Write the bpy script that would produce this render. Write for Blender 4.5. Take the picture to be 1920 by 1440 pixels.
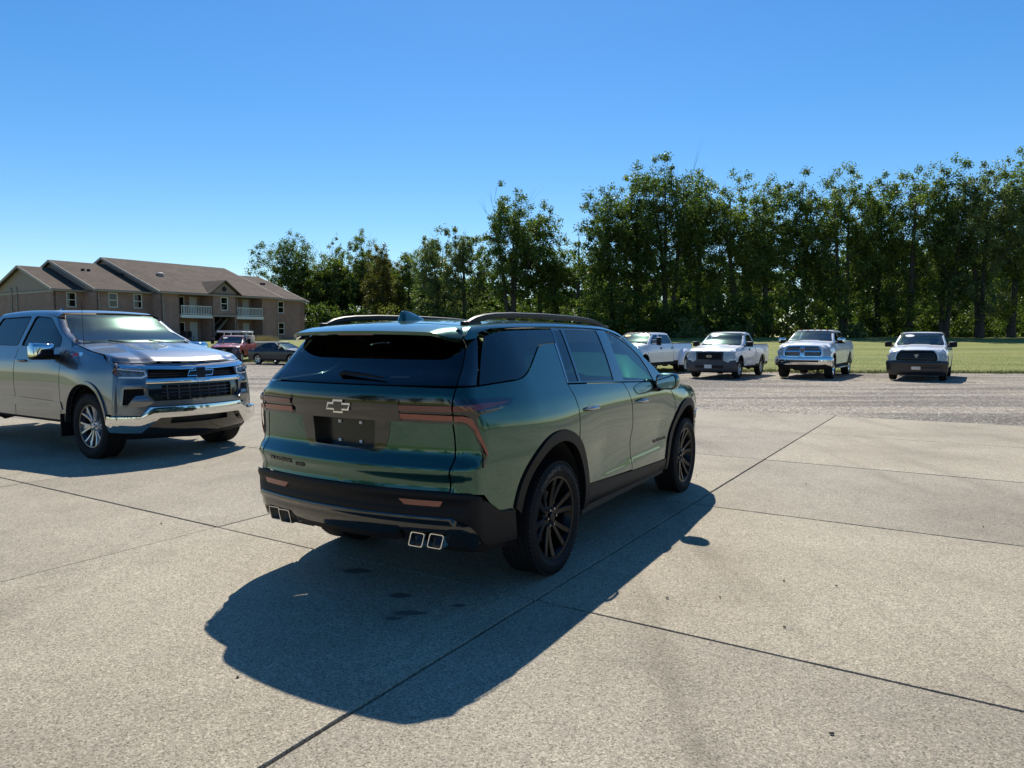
import bpy, bmesh
from mathutils import Vector, Matrix
from mathutils.geometry import delaunay_2d_cdt
from bpy import context as C_
import numpy as np, math, random
R_ = math.radians
scn = bpy.context.scene
for o in list(bpy.data.objects): bpy.data.objects.remove(o)
# ---------------------------------------------------------------- camera, sky, sun
CAM_H = 1.65
cd = bpy.data.cameras.new('camera'); cam = bpy.data.objects.new('camera', cd); scn.collection.objects.link(cam)
cd.sensor_width = 36; cd.lens = 1335/1920*36; cd.clip_start = .05; cd.clip_end = 3000
cam.location = (0, 0, CAM_H); cam.rotation_euler = (R_(90 - 3.771), 0, 0)
scn.camera = cam
SUN_DIR = Vector((-.012, .830, 1.0)).normalized()       # towards the sun
SUN_EL = math.asin(SUN_DIR.z); SUN_AZ = math.atan2(SUN_DIR.x, SUN_DIR.y)
wd = bpy.data.worlds.new('World'); scn.world = wd; wd.use_nodes = True
nt = wd.node_tree; bg = nt.nodes['Background']
sky = nt.nodes.new('ShaderNodeTexSky'); sky.sky_type = 'NISHITA'; sky.sun_disc = False
sky.sun_elevation = SUN_EL; sky.sun_rotation = SUN_AZ
sky.air_density = 1.0; sky.dust_density = .15; sky.ozone_density = 4.0; sky.altitude = 200
hsv = nt.nodes.new('ShaderNodeHueSaturation'); hsv.inputs['Saturation'].default_value = 1.30
nt.links.new(sky.outputs[0], hsv.inputs['Color']); nt.links.new(hsv.outputs[0], bg.inputs['Color'])
bg.inputs['Strength'].default_value = .112
sl = bpy.data.lights.new('sun', 'SUN'); sl.energy = 5.0; sl.angle = R_(.53); sl.color = (1, .94, .84)
sun = bpy.data.objects.new('sun', sl); scn.collection.objects.link(sun)
sun.rotation_euler = (-SUN_DIR).to_track_quat('-Z', 'Y').to_euler(); sun.location = (0, 10, 30)
scn.view_settings.view_transform = 'Standard'; scn.view_settings.look = 'None'
scn.view_settings.gamma = 1; scn.view_settings.exposure = .24
scn.render.engine = 'CYCLES'
import numpy as np, math, random
# ---------------------------------------------------------------- smooth curve helpers
def pchip(xs, ys):
    xs = np.asarray(xs, float); ys = np.asarray(ys, float)
    h = np.diff(xs); d = np.diff(ys) / h
    m = np.zeros(len(xs)); m[0] = d[0]; m[-1] = d[-1]
    for i in range(1, len(xs) - 1):
        if d[i-1] * d[i] > 0:
            w1 = 2*h[i] + h[i-1]; w2 = h[i] + 2*h[i-1]
            m[i] = (w1 + w2) / (w1/d[i-1] + w2/d[i])
    def f(x):
        x = np.asarray(x, float); xc = np.clip(x, xs[0], xs[-1])
        i = np.clip(np.searchsorted(xs, xc) - 1, 0, len(xs) - 2)
        t = (xc - xs[i]) / h[i]
        return ((1+2*t)*(1-t)**2*ys[i] + t*(1-t)**2*h[i]*m[i] + t*t*(3-2*t)*ys[i+1] + t*t*(t-1)*h[i]*m[i+1])
    return f
def fil(t, a):                      # smooth ramp: 0 below -a, t above a
    u = np.clip((t + a) / (2*a), 0, 1)
    return np.where(t >= a, t, 2*a*(u**3 - u**4/2))
_t = np.linspace(-1, 1, 1500); _fd = fil(_t, 1.0); _fg = fil(-_t, 1.0)
def cap(d, a):                      # how far a face has rolled off at distance d from the other face
    d = np.maximum(d, 0) / a
    return np.where(d >= 1, 0, a * np.interp(np.clip(d, 0, 1), _fd, _fg))
def sstep(x, a, b):
    t = np.clip((x - a) / (b - a), 0, 1); return t*t*(3 - 2*t)
def gau(x, c, s): return np.exp(-((x - c)/s)**2)
class Skin:
    """the outer surface of a vehicle: half width W(x,z), rear end Xr(z), front end Xf(z), top Zt(x), rounded where they meet"""
    def __init__(s, W, Xr, Xf, Zt, ar=.2, af=.2, at=.08, br=.1, bf=.1, crown=.03):
        s.W, s.Xr, s.Xf, s.Zt, s.ar, s.af, s.at, s.br, s.bf, s.crown = W, Xr, Xf, Zt, ar, af, at, br, bf, crown
    def P(s, S, z):
        S = np.asarray(S, float); z = np.asarray(z, float)
        xr, xf = s.Xr(z), s.Xf(z)
        xc = np.clip(S, xr, xf)
        W = s.W(xc, z) - cap(s.Zt(xc) - z, s.at)
        y = W - fil(xr - S, s.ar) - fil(S - xf, s.af)
        x = xr + fil(S - xr, s.ar) - fil(S - xf, s.af)
        w = np.exp(-np.maximum(S - xr, 0) / .35); v = np.exp(-np.maximum(xf - S, 0) / .35)
        x = x + s.br * (y / .95)**2 * w - s.bf * (y / .95)**2 * v
        return np.stack([x, -y, z + 0*x], -1)
    def side(s): return s.P
    def rear(s):                    # (U, z): U runs across the tail, 0 in the middle, and on round the corner
        def f(U, z):
            U = np.asarray(U, float); z = np.asarray(z, float); xr = s.Xr(z)
            W = s.W(xr + .0, z) - cap(s.Zt(xr) - z, s.at)
            p = s.P(xr - W + np.abs(U), z); p[..., 1] *= np.where(U > 0, -1, 1)
            return p
        return f
    def front(s):
        def f(U, z):
            U = np.asarray(U, float); z = np.asarray(z, float); xf = s.Xf(z)
            W = s.W(xf + .0, z) - cap(s.Zt(xf) - z, s.at)
            p = s.P(xf + W - np.abs(U), z); p[..., 1] *= np.where(U > 0, -1, 1)
            return p
        return f
    def top(s, extra=None):
        def f(x, y):
            x = np.asarray(x, float); y = np.asarray(y, float)
            z0 = s.Zt(x)
            z = z0 + s.crown * (1 - np.minimum(1, (y / s.W(x, z0))**2)) - cap(s.W(x, z0 - s.at*.5) - np.abs(y), s.at)
            if extra is not None: z = z + extra(x, y)
            return np.stack([x, y, z], -1)
        return f
    def shoulder(s):                # (S, t): t runs up the side (negative) and over onto the top (positive)
        def f(S, t):
            S = np.asarray(S, float); t = np.asarray(t, float)
            z = s.Zt(S) - fil(-t, s.at); y = s.W(S, z) - fil(t, s.at)
            z = z + s.crown * (1 - np.minimum(1, (y / s.W(S, s.Zt(S)))**2)) * (t > 0)
            return np.stack([S, -y, z], -1)
        return f
    def S_at(s, U, z):              # side coordinate of a tail coordinate
        xr = s.Xr(z); return xr - s.W(xr, z) + abs(U)
    def Sf_at(s, U, z):
        xf = s.Xf(z); return xf + s.W(xf, z) - abs(U)

# ---------------------------------------------------------------- the shape of the green car
_gw = pchip([.18, .3, .42, .55, .75, .92, 1.08, 1.2, 1.3, 1.4, 1.55, 1.68, 1.8],
            [.86, .925, .955, .965, .972, .985, .985, .965, .928, .885, .815, .75, .67])
def suv_W(x, z):
    w = _gw(z)
    w = w - .10*sstep(-x, .25, 1.3)*(.7+.3*sstep(z, 1.2, 1.5)) - .055*sstep(x, 3.0, 4.0)
    w = w + .022*gau(x, 0, .55)*gau(z, .95, .22) + .022*gau(x, 3.07, .55)*gau(z, .9, .2)
    w = w - .022*sstep(x, .45, .95)*sstep(-x, -2.65, -2.2)*gau(z, .72, .17)
    w = w + .012*sstep(x, .5, 1.0)*sstep(-x, -2.6, -2.2)*sstep(-(z - (.47+.035*(x-.5))), -.10, -.02)
    w = w - .05*sstep(x, 2.3, 3.3)*sstep(z, 1.0, 1.25) - .03*sstep(x, 1.2, 2.6)*sstep(z, 1.25, 1.6)
    return w
suv_Xr = pchip([.2, .35, .5, .62, .72, .78, .862, .948, 1.0, 1.12, 1.28, 1.36, 1.45, 1.55, 1.63, 1.72, 1.8],
               [-.98, -1.04, -1.08, -1.10, -1.10, -1.09, -1.118, -1.060, -1.055, -1.06, -1.08, -1.045, -.955, -.87, -.80, -.73, -.66])
suv_Xf = pchip([.2, .4, .6, .8, 1.0, 1.1, 1.2], [3.98, 4.04, 4.05, 4.03, 4.0, 3.94, 3.8])
suv_hood = pchip([1.9, 2.3, 2.6, 3.0, 3.5, 3.8, 4.02], [1.28, 1.235, 1.205, 1.165, 1.10, 1.04, .93])
suv_roof = pchip([-1.3, -.9, -.5, 0, .6, 1.2, 1.5, 1.7, 1.95, 2.1, 2.3, 2.6, 3.2], [1.64, 1.69, 1.73, 1.753, 1.76, 1.752, 1.738, 1.712, 1.632, 1.56, 1.435, 1.25, 1.15])
suv_ws = pchip([1.1, 1.2, 1.4, 1.6, 1.72, 1.8], [2.98, 2.80, 2.42, 2.02, 1.74, 1.5])
SUVB = Skin(suv_W, suv_Xr, suv_Xf, suv_hood, ar=.15, af=.28, at=.07, br=.15, bf=.32, crown=.03)
SUVG = Skin(suv_W, suv_Xr, suv_ws, suv_roof, ar=.15, af=.12, at=.07, br=.15, bf=.12, crown=.03)
_low = Skin(suv_W, suv_Xr, suv_Xf, lambda x: 9 + 0*x, ar=.15, af=.28, at=.07, br=.15, bf=.32)
SUVL = _low
# ---------------------------------------------------------------- the shape of a pickup truck
_tw = pchip([.25, .42, .6, .85, 1.05, 1.2, 1.33, 1.5, 1.7, 1.86, 1.98], [.93, .99, 1.0, 1.008, 1.005, .99, .95, .885, .80, .725, .64])
def truck_skins(wb, fo=.93, ro=1.2, cab=.62, hood=1.25, roof=1.90, rail=1.37, bf=.20, wst=None, scale_w=1.0, nose=(0, 0, 0), flare=.022, at=.07, rise=.10, wr=None):
    def W(x, z):
        w = _tw(z)*scale_w
        w = w + flare*(gau(x, 0, .50)+gau(x, wb, .50))*gau(z, .92, .26)
        w = w - .05*sstep(x, wb-.3, wb+.8)*sstep(z, .6, 1.2) - .03*sstep(x, wb-1.2, wb-.3)*sstep(z, 1.1, 1.3)
        return w - .012*gau(z, .72, .12)*(1-sstep(np.abs(x), .45, .75)*0)*sstep(x, .5, 1.0)*sstep(-x, -wb+.5, -wb+1.0)
    X0 = wb+fo
    Xf = pchip([.25, .40, .60, .85, 1.0, 1.12, hood, hood+.08], [X0-.10, X0-.03, X0, X0-.01, X0-.03+nose[0], X0-.06+nose[1], X0-.14+nose[2], X0-.35])
    Xr = pchip([.2, .6, 1.4], [-ro+.05, -ro, -ro+.02])
    cowl = wb-.52
    Zh = pchip([cowl-.5, cowl, wb-.1, wb+.35, X0-.18, X0], [hood+rise+.02, hood+rise, hood+.70*rise, hood+.44*rise, hood+.02*rise, hood-.04])
    wst = wst or cowl-.72
    Xw = pchip([hood, hood+rise, (hood+roof)/2+.05, roof-.06, roof+.03], [cowl+.22, cowl+.10, (cowl+wst)/2+.06, wst+.02, wst-.2])
    Xc = pchip([.3, 1.3, 1.75, roof], [cab, cab, cab+.05, cab+.12])
    Zr = pchip([cab-.3, cab+.05, cab+.4, (cab+wst)/2, wst-.2, wst+.02, cowl-.3, cowl+.2], [roof-.09, roof-.055, roof-.025, roof-.01, roof-.03, roof-.065, hood+rise+.36, hood+.05])
    low = Skin(W, Xr, Xf, lambda x: 9+0*x, ar=.10, af=.22, at=at, br=.03, bf=bf)
    hd = Skin(W, Xr, Xf, Zh, ar=.10, af=.22, at=at, br=.03, bf=bf, crown=.035)
    gh = Skin(W, Xc, Xw, Zr, ar=.09, af=.08, at=.07, br=.03, bf=.13, crown=.025)
    return dict(low=low, hood=hd, gh=gh, W=W, Xf=Xf, X0=X0, cowl=cowl, wst=wst, Zh=Zh, Zr=Zr, cab=cab, wb=wb, hz=hood, rz=roof, rail=rail, ro=ro, Xw=Xw, rise=rise)
# ---------------------------------------------------------------- scene helpers
COL = scn.collection
def link(o, parent=None):
    COL.objects.link(o)
    if parent is not None: o.parent = parent
    return o
def tag(o, label=None, cat=None, group=None, kind=None):
    if label: o['label'] = label
    if cat: o['category'] = cat
    if group: o['group'] = group
    if kind: o['kind'] = kind
    return o
def empty(name, loc=(0, 0, 0), rz=0, scale=1, parent=None):
    o = bpy.data.objects.new(name, None); o.location = loc; o.rotation_euler = (0, 0, rz); o.scale = (scale,)*3
    o.empty_display_size = .2
    return link(o, parent)
def obj(name, me, parent=None, mat=None, loc=None, rot=None):
    if mat is not None and not me.materials: me.materials.append(mat)
    o = bpy.data.objects.new(name, me); link(o, parent)
    if loc is not None: o.location = loc
    if rot is not None: o.rotation_euler = rot
    return o
def mesh(name, v, f, smooth=False):
    me = bpy.data.meshes.new(name); me.from_pydata([tuple(map(float, p)) for p in v], [], [tuple(map(int, q)) for q in f]); me.update()
    if smooth: me.polygons.foreach_set('use_smooth', [True]*len(me.polygons))
    return me
def fastmesh(name, v, tris, smooth=False):
    me = bpy.data.meshes.new(name); v = np.asarray(v, np.float32); tris = np.asarray(tris, np.int32); k = tris.shape[1]
    me.vertices.add(len(v)); me.vertices.foreach_set('co', v.ravel())
    me.loops.add(tris.size); me.loops.foreach_set('vertex_index', tris.ravel())
    me.polygons.add(len(tris)); me.polygons.foreach_set('loop_start', np.arange(0, tris.size, k, dtype=np.int32))
    me.update(calc_edges=True)
    if smooth: me.polygons.foreach_set('use_smooth', np.ones(len(tris), bool))
    return me
def copy_tree(o, parent=None):
    c = o.copy(); link(c, parent)
    c.parent = parent
    for ch in list(o.children): copy_tree(ch, c)
    return c
# ---- mesh builder for boxes, tubes, lathes joined in ONE mesh
class MB:
    def __init__(s): s.v = []; s.f = []
    def add(s, v, f):
        b = len(s.v); s.v += [tuple(p) for p in v]; s.f += [tuple(i + b for i in q) for q in f]; return s
    def box(s, c, d, rz=0, m=None, bev=0, ry=0, rx=0):
        x, y, z = d[0]/2, d[1]/2, d[2]/2
        M = Matrix.Rotation(rz, 3, 'Z') @ Matrix.Rotation(ry, 3, 'Y') @ Matrix.Rotation(rx, 3, 'X')
        if bev <= 0:
            v = [Vector((a*x, b*y, e*z)) for e in (-1, 1) for a, b in ((-1, -1), (1, -1), (1, 1), (-1, 1))]
            f = [(3, 2, 1, 0), (4, 5, 6, 7), (0, 1, 5, 4), (1, 2, 6, 5), (2, 3, 7, 6), (3, 0, 4, 7)]
        else:
            bm = bmesh.new(); bmesh.ops.create_cube(bm, size=1)
            for q in bm.verts: q.co = Vector((q.co.x*2*x, q.co.y*2*y, q.co.z*2*z))
            bmesh.ops.bevel(bm, geom=list(bm.edges), offset=bev, segments=2, affect='EDGES', profile=.5)
            bm.verts.ensure_lookup_table()
            v = [q.co.copy() for q in bm.verts]; f = [[q.index for q in g.verts] for g in bm.faces]; bm.free()
        v = [M @ q + Vector(c) for q in v]
        if m is not None: v = [m @ q for q in v]
        return s.add(v, f)
    def tube(s, pts, r, n=8, caps=True):
        pts = [Vector(p) for p in pts]; rr = r if hasattr(r, '__len__') else [r]*len(pts)
        v = []; f = []; up = None
        for i, p in enumerate(pts):
            d = (pts[min(i+1, len(pts)-1)] - pts[max(i-1, 0)]).normalized()
            if up is None: up = Vector((0, 0, 1)) if abs(d.z) < .9 else Vector((1, 0, 0))
            a = d.cross(up).normalized(); b = a.cross(d).normalized(); up = b
            for k in range(n):
                t = 2*math.pi*k/n; v.append(p + (a*math.cos(t) + b*math.sin(t))*rr[i])
        for i in range(len(pts)-1):
            for k in range(n):
                k2 = (k+1) % n; f.append((i*n+k, i*n+k2, (i+1)*n+k2, (i+1)*n+k))
        if caps: f.append(tuple(range(n))[::-1]); f.append(tuple((len(pts)-1)*n + k for k in range(n)))
        return s.add(v, f)
    def lathe(s, prof, n=48, axis='y', c=(0, 0, 0), a0=0, a1=2*math.pi):
        full = abs(a1 - a0 - 2*math.pi) < 1e-6; m_ = n if full else n + 1; v = []; f = []
        for i in range(m_):
            t = a0 + (a1 - a0)*i/n; ct, st = math.cos(t), math.sin(t)
            for (r, h) in prof:
                v.append({'y': (c[0]+r*ct, c[1]+h, c[2]+r*st), 'z': (c[0]+r*ct, c[1]+r*st, c[2]+h), 'x': (c[0]+h, c[1]+r*ct, c[2]+r*st)}[axis])
        P = len(prof)
        for i in range(n):
            j = (i+1) % m_
            for k in range(P-1): f.append((i*P+k, i*P+k+1, j*P+k+1, j*P+k))
        return s.add(v, f)
    def prism(s, poly, h0, h1, map3):   # poly in 2D, extruded between h0 and h1 through map3(u, v, h)
        n = len(poly); v = [map3(a, b, h0) for a, b in poly] + [map3(a, b, h1) for a, b in poly]
        f = [tuple(range(n))[::-1], tuple(range(n, 2*n))] + [(i, (i+1) % n, n+(i+1) % n, n+i) for i in range(n)]
        return s.add(v, f)
    def build(s, name, mat, parent=None, smooth=False, loc=None, rot=None):
        me = mesh(name, s.v, s.f, False)
        bm = bmesh.new(); bm.from_mesh(me); bmesh.ops.recalc_face_normals(bm, faces=bm.faces); bm.to_mesh(me); bm.free()
        if smooth:
            me.polygons.foreach_set('use_smooth', [True]*len(me.polygons)); me.update()
            try: me.set_sharp_from_angle(angle=R_(38 if smooth is True else smooth))
            except Exception: pass
        return obj(name, me, parent, mat, loc, rot)
# ---- panels cut out of a curved skin
def dens(poly, step, closed=True):
    out = []; n = len(poly)
    for i in range(n if closed else n-1):
        a = np.array(poly[i][:2], float); b = np.array(poly[(i+1) % n][:2], float); k = max(1, int(np.ceil(np.linalg.norm(b-a)/step)))
        for j in range(k): out.append(a + (b-a)*j/k)
    if not closed: out.append(np.array(poly[-1][:2], float))
    return np.array(out)
def roundp(poly, r=.03, n=4):           # round the corners of a closed polygon; a third value overrides the radius
    out = []; N = len(poly)
    for i in range(N):
        p = np.array(poly[i][:2], float); rr = poly[i][2] if len(poly[i]) > 2 else r
        a = np.array(poly[i-1][:2], float) - p; b = np.array(poly[(i+1) % N][:2], float) - p
        la, lb = np.linalg.norm(a), np.linalg.norm(b); q = min(rr, la*.45, lb*.45)
        if q < 1e-4: out.append(tuple(p)); continue
        A = p + a/la*q; B = p + b/lb*q
        for j in range(n+1):
            t = j/n; out.append(tuple((1-t)**2*A + 2*t*(1-t)*p + t*t*B))
    return out
def spl(pts, n=6):                       # open Catmull-Rom
    P = [np.array(p[:2], float) for p in pts]; P = [2*P[0]-P[1]] + P + [2*P[-1]-P[-2]]; out = []
    for i in range(1, len(P)-2):
        for j in range(n):
            t = j/n; a, b, c, d = P[i-1:i+3]
            out.append(tuple(.5*(2*b + (c-a)*t + (2*a-5*b+4*c-d)*t*t + (3*b-a-3*c+d)*t**3)))
    out.append(tuple(P[-2])); return out
def arc(cx, cz, r, a0, a1, n=18, rx=None):
    rx = rx or r
    return [(cx + rx*math.cos(R_(a0 + (a1-a0)*i/n)), cz + r*math.sin(R_(a0 + (a1-a0)*i/n))) for i in range(n+1)]
def inside(pts, poly):
    x, y = pts[:, 0], pts[:, 1]; ins = np.zeros(len(pts), bool); P = np.asarray(poly); Q = np.roll(P, -1, 0)
    for (x1, y1), (x2, y2) in zip(P, Q):
        if y1 == y2: continue
        c = ((y1 > y) != (y2 > y)) & (x < (x2-x1)*(y-y1)/(y2-y1) + x1); ins ^= c
    return ins
def edge_dist(pts, poly):
    P = np.asarray(poly); Q = np.roll(P, -1, 0); best = np.full(len(pts), 1e9)
    for a, b in zip(P, Q):
        ab = b-a; t = np.clip(((pts-a)@ab)/max(ab@ab, 1e-12), 0, 1); best = np.minimum(best, np.linalg.norm(pts-(a+t[:, None]*ab), axis=1))
    return best
def panel_data(outline, fn, step=.05, off=0, lip=.012, holes=(), hlip=None, center=(1.2, 0, .7), relief=None, minstep=None):
    outs = [dens(outline, step)] + [dens(h, step) for h in holes]
    allp = np.concatenate(outs); lo, hi = outs[0].min(0), outs[0].max(0)
    gx = np.arange(lo[0]+step*.5, hi[0], step); gy = np.arange(lo[1]+step*.43, hi[1], step)
    G = np.stack(np.meshgrid(gx, gy, indexing='ij'), -1).reshape(-1, 2)
    if len(G):
        k = inside(G, outs[0])
        for h in outs[1:]: k &= ~inside(G, h)
        G = G[k]
        for h in outs:
            if len(G): G = G[edge_dist(G, h) > step*.35]
    pts = np.concatenate([allp, G]) if len(G) else allp
    edges = []; b = 0
    for h in outs: n = len(h); edges += [(b+i, b+(i+1) % n) for i in range(n)]; b += n
    V, E, F, _, _, _ = delaunay_2d_cdt([Vector(p) for p in pts], edges, [], 0, 1e-6)
    V = np.array([tuple(v) for v in V]); F = np.array([tuple(f) for f in F if len(f) == 3])
    cen = V[F].mean(1); k = inside(cen, outs[0])
    for h in outs[1:]: k &= ~inside(cen, h)
    F = F[k]
    e = 2e-3
    def FN(u, v): 
        p = fn(u, v)
        return p
    u, v = V[:, 0], V[:, 1]
    Pt = FN(u, v)
    nu = FN(u+e, v)-FN(u-e, v); nv = FN(u, v+e)-FN(u, v-e)
    N = np.cross(nu, nv); N /= np.maximum(np.linalg.norm(N, axis=1), 1e-12)[:, None]
    sgn = np.sign(np.sum(N*(Pt-np.array(center)), 1).sum()); N *= sgn
    if relief is not None:
        r = relief(u, v); ru = (relief(u+e, v)-relief(u-e, v)); rv = (relief(u, v+e)-relief(u, v-e))
        nu2 = nu + N*ru[:, None]; nv2 = nv + N*rv[:, None]
        Pt = Pt + N*r[:, None]; N2 = np.cross(nu2, nv2)*sgn; N2 /= np.maximum(np.linalg.norm(N2, axis=1), 1e-12)[:, None]
        N = N2
    Pt = Pt + N*off
    used = np.unique(F); mp = -np.ones(len(Pt), int); mp[used] = np.arange(len(used)); F = mp[F]; Pt = Pt[used]; N = N[used]
    fn_ = np.cross(Pt[F[:, 1]]-Pt[F[:, 0]], Pt[F[:, 2]]-Pt[F[:, 0]]); bad = np.sum(fn_*N[F[:, 0]], 1) < 0
    F[bad] = F[bad][:, ::-1]
    Vs, Ns, Fs = Pt, N, [tuple(f) for f in F]
    if lip:
        ed = {}
        for f in F:
            for i in range(3):
                a, b_ = int(f[i]), int(f[(i+1) % 3]); ed[(a, b_)] = 1
        bd = [k for k in ed if (k[1], k[0]) not in ed]
        nb = len(Pt); add = []; an = []; idx = {}
        cen3 = Pt.mean(0)
        for a, b_ in bd:
            for q in (a, b_):
                if q not in idx:
                    idx[q] = nb + len(add); add += [Pt[q], Pt[q]-N[q]*lip]
            t = Pt[b_]-Pt[a]; out = np.cross(t, N[a])
            Fs.append((b_ if False else idx[b_], idx[a], idx[a]+1, idx[b_]+1))
        outn = {}
        for a, b_ in bd:
            o_ = np.cross(Pt[b_]-Pt[a], N[a]); o_ /= max(np.linalg.norm(o_), 1e-9)
            for q in (a, b_): outn[q] = outn.get(q, 0) + o_
        an = []
        for q in idx: 
            o_ = outn[q]/max(np.linalg.norm(outn[q]), 1e-9); an += [o_, o_]
        Vs = np.concatenate([Pt, np.array(add)]) if add else Pt; Ns = np.concatenate([N, np.array(an)]) if add else N
    return Vs, Fs, Ns
def pmesh(name, V, F, N):
    me = bpy.data.meshes.new(name); me.from_pydata([tuple(p) for p in V.tolist()], [], F); me.update()
    me.polygons.foreach_set('use_smooth', [True]*len(me.polygons))
    try: me.normals_split_custom_set_from_vertices([tuple(n) for n in N.tolist()])
    except Exception as ex: print('normals', ex)
    return me
def panel(name, mat, outline, fn, parent, sym=False, label=None, **kw):
    V, F, N = panel_data(outline, fn, **kw)
    o = obj(name, pmesh(name, V, F, N), parent, mat)
    if label: o['label'] = label
    if sym:
        V2 = V*[1, -1, 1]; N2 = N*[1, -1, 1]; F2 = [tuple(f)[::-1] for f in F]
        o2 = obj(name, pmesh(name, V2, F2, N2), parent, mat)
        if label: o2['label'] = label
        return o, o2
    return o
def sym_poly(half):                     # half outline for U>0 from top to bottom -> closed symmetric outline
    return [(u, z) for u, z in half] + [(-u, z) for u, z in half[::-1]]
def loft(rings, closed_ring=True, cap=True):
    mb = MB(); n = len(rings[0]); v = [p for r in rings for p in r]; f = []
    for i in range(len(rings)-1):
        for k in range(n if closed_ring else n-1):
            k2 = (k+1) % n; f.append((i*n+k, i*n+k2, (i+1)*n+k2, (i+1)*n+k))
    if cap and closed_ring: f.append(tuple(range(n))[::-1]); f.append(tuple((len(rings)-1)*n+k for k in range(n)))
    return mb.add(v, f)
_fontcache = {}
def text_verts(s, size, extr=.0, res=2, shear=0, bold=0):
    cu = bpy.data.curves.new('t', 'FONT'); cu.body = s; cu.size = size; cu.resolution_u = res; cu.extrude = extr; cu.shear = shear; cu.offset = bold; cu.fill_mode = 'BOTH'
    o = bpy.data.objects.new('t', cu); COL.objects.link(o)
    dg = bpy.context.evaluated_depsgraph_get(); me = bpy.data.meshes.new_from_object(o.evaluated_get(dg))
    v = np.array([tuple(q.co) for q in me.vertices]); f = [tuple(p.vertices) for p in me.polygons]
    bpy.data.objects.remove(o); bpy.data.curves.remove(cu); bpy.data.meshes.remove(me)
    return v, f
def surf_text(name, s, fn, u0, v0, size, mat, parent, du=1, off=.004, th=.004, width=None, center=(1.2, 0, .7), shear=0, bold=0.0):
    v, f = text_verts(s, size, .5, shear=shear, bold=bold); w = v[:, 0].max()-v[:, 0].min(); k = 1 if width is None else width/w
    u = u0 + du*(v[:, 0]-v[:, 0].min())*k; z = v0 + v[:, 1]; e = 2e-3
    P = fn(u, z); N = np.cross(fn(u+e, z)-fn(u-e, z), fn(u, z+e)-fn(u, z-e)); N /= np.linalg.norm(N, axis=1)[:, None]
    N *= np.sign(np.sum(N*(P-np.array(center)), 1).sum())
    P = P + N*(off + (v[:, 2:3])*th)
    mb = MB(); mb.add(P.tolist(), f); return mb.build(name, mat, parent)
# ---------------------------------------------------------------- materials
def mat(name, base=(.5, .5, .5), rough=.5, metal=0, coat=0, coat_r=.03, spec=.5, alpha=1, emis=None, ior=None):
    m = bpy.data.materials.new(name); m.use_nodes = True; b = m.node_tree.nodes['Principled BSDF']
    b.inputs['Base Color'].default_value = (*base, 1); b.inputs['Roughness'].default_value = rough; b.inputs['Metallic'].default_value = metal
    b.inputs['Coat Weight'].default_value = coat; b.inputs['Coat Roughness'].default_value = coat_r; b.inputs['Specular IOR Level'].default_value = spec
    if ior: b.inputs['IOR'].default_value = ior
    return m
def N_(m, t, **k):
    n = m.node_tree.nodes.new(t)
    for a, b in k.items(): setattr(n, a, b)
    return n
def L_(m, a, b): m.node_tree.links.new(a, b)
def noise(m, scale, detail=3, rough=.6, vec=None, dim='3D'):
    n = N_(m, 'ShaderNodeTexNoise'); n.inputs['Scale'].default_value = scale; n.inputs['Detail'].default_value = detail; n.inputs['Roughness'].default_value = rough
    if vec is None:
        g = N_(m, 'ShaderNodeNewGeometry'); vec = g.outputs['Position']
    L_(m, vec, n.inputs['Vector']); return n.outputs['Fac']
def ramp(m, fac, stops):
    r = N_(m, 'ShaderNodeValToRGB'); cr = r.color_ramp
    while len(cr.elements) > 1: cr.elements.remove(cr.elements[-1])
    cr.elements[0].position = stops[0][0]; cr.elements[0].color = (*stops[0][1], 1)
    for p, c in stops[1:]: e = cr.elements.new(p); e.color = (*c, 1)
    L_(m, fac, r.inputs['Fac']); return r.outputs['Color']
def mixc(m, a, b, fac, mode='MIX'):
    n = N_(m, 'ShaderNodeMix', data_type='RGBA', blend_type=mode)
    if hasattr(fac, 'links'): L_(m, fac, n.inputs[0])
    else: n.inputs[0].default_value = fac
    for s_, i in ((a, 6), (b, 7)):
        if hasattr(s_, 'links'): L_(m, s_, n.inputs[i])
        else: n.inputs[i].default_value = (*s_, 1)
    return n.outputs[2]
def bump(m, h, strength=.3, dist=.01, normal=None):
    b = N_(m, 'ShaderNodeBump'); b.inputs['Strength'].default_value = strength; b.inputs['Distance'].default_value = dist
    L_(m, h, b.inputs['Height'])
    if normal is not None: L_(m, normal, b.inputs['Normal'])
    return b.outputs['Normal']
def math_(m, op, a, b=0.0):
    n = N_(m, 'ShaderNodeMath', operation=op)
    for s_, i in ((a, 0), (b, 1)):
        if hasattr(s_, 'links'): L_(m, s_, n.inputs[i])
        else: n.inputs[i].default_value = s_
    return n.outputs[0]
def bsdf(m): return m.node_tree.nodes['Principled BSDF']
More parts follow.
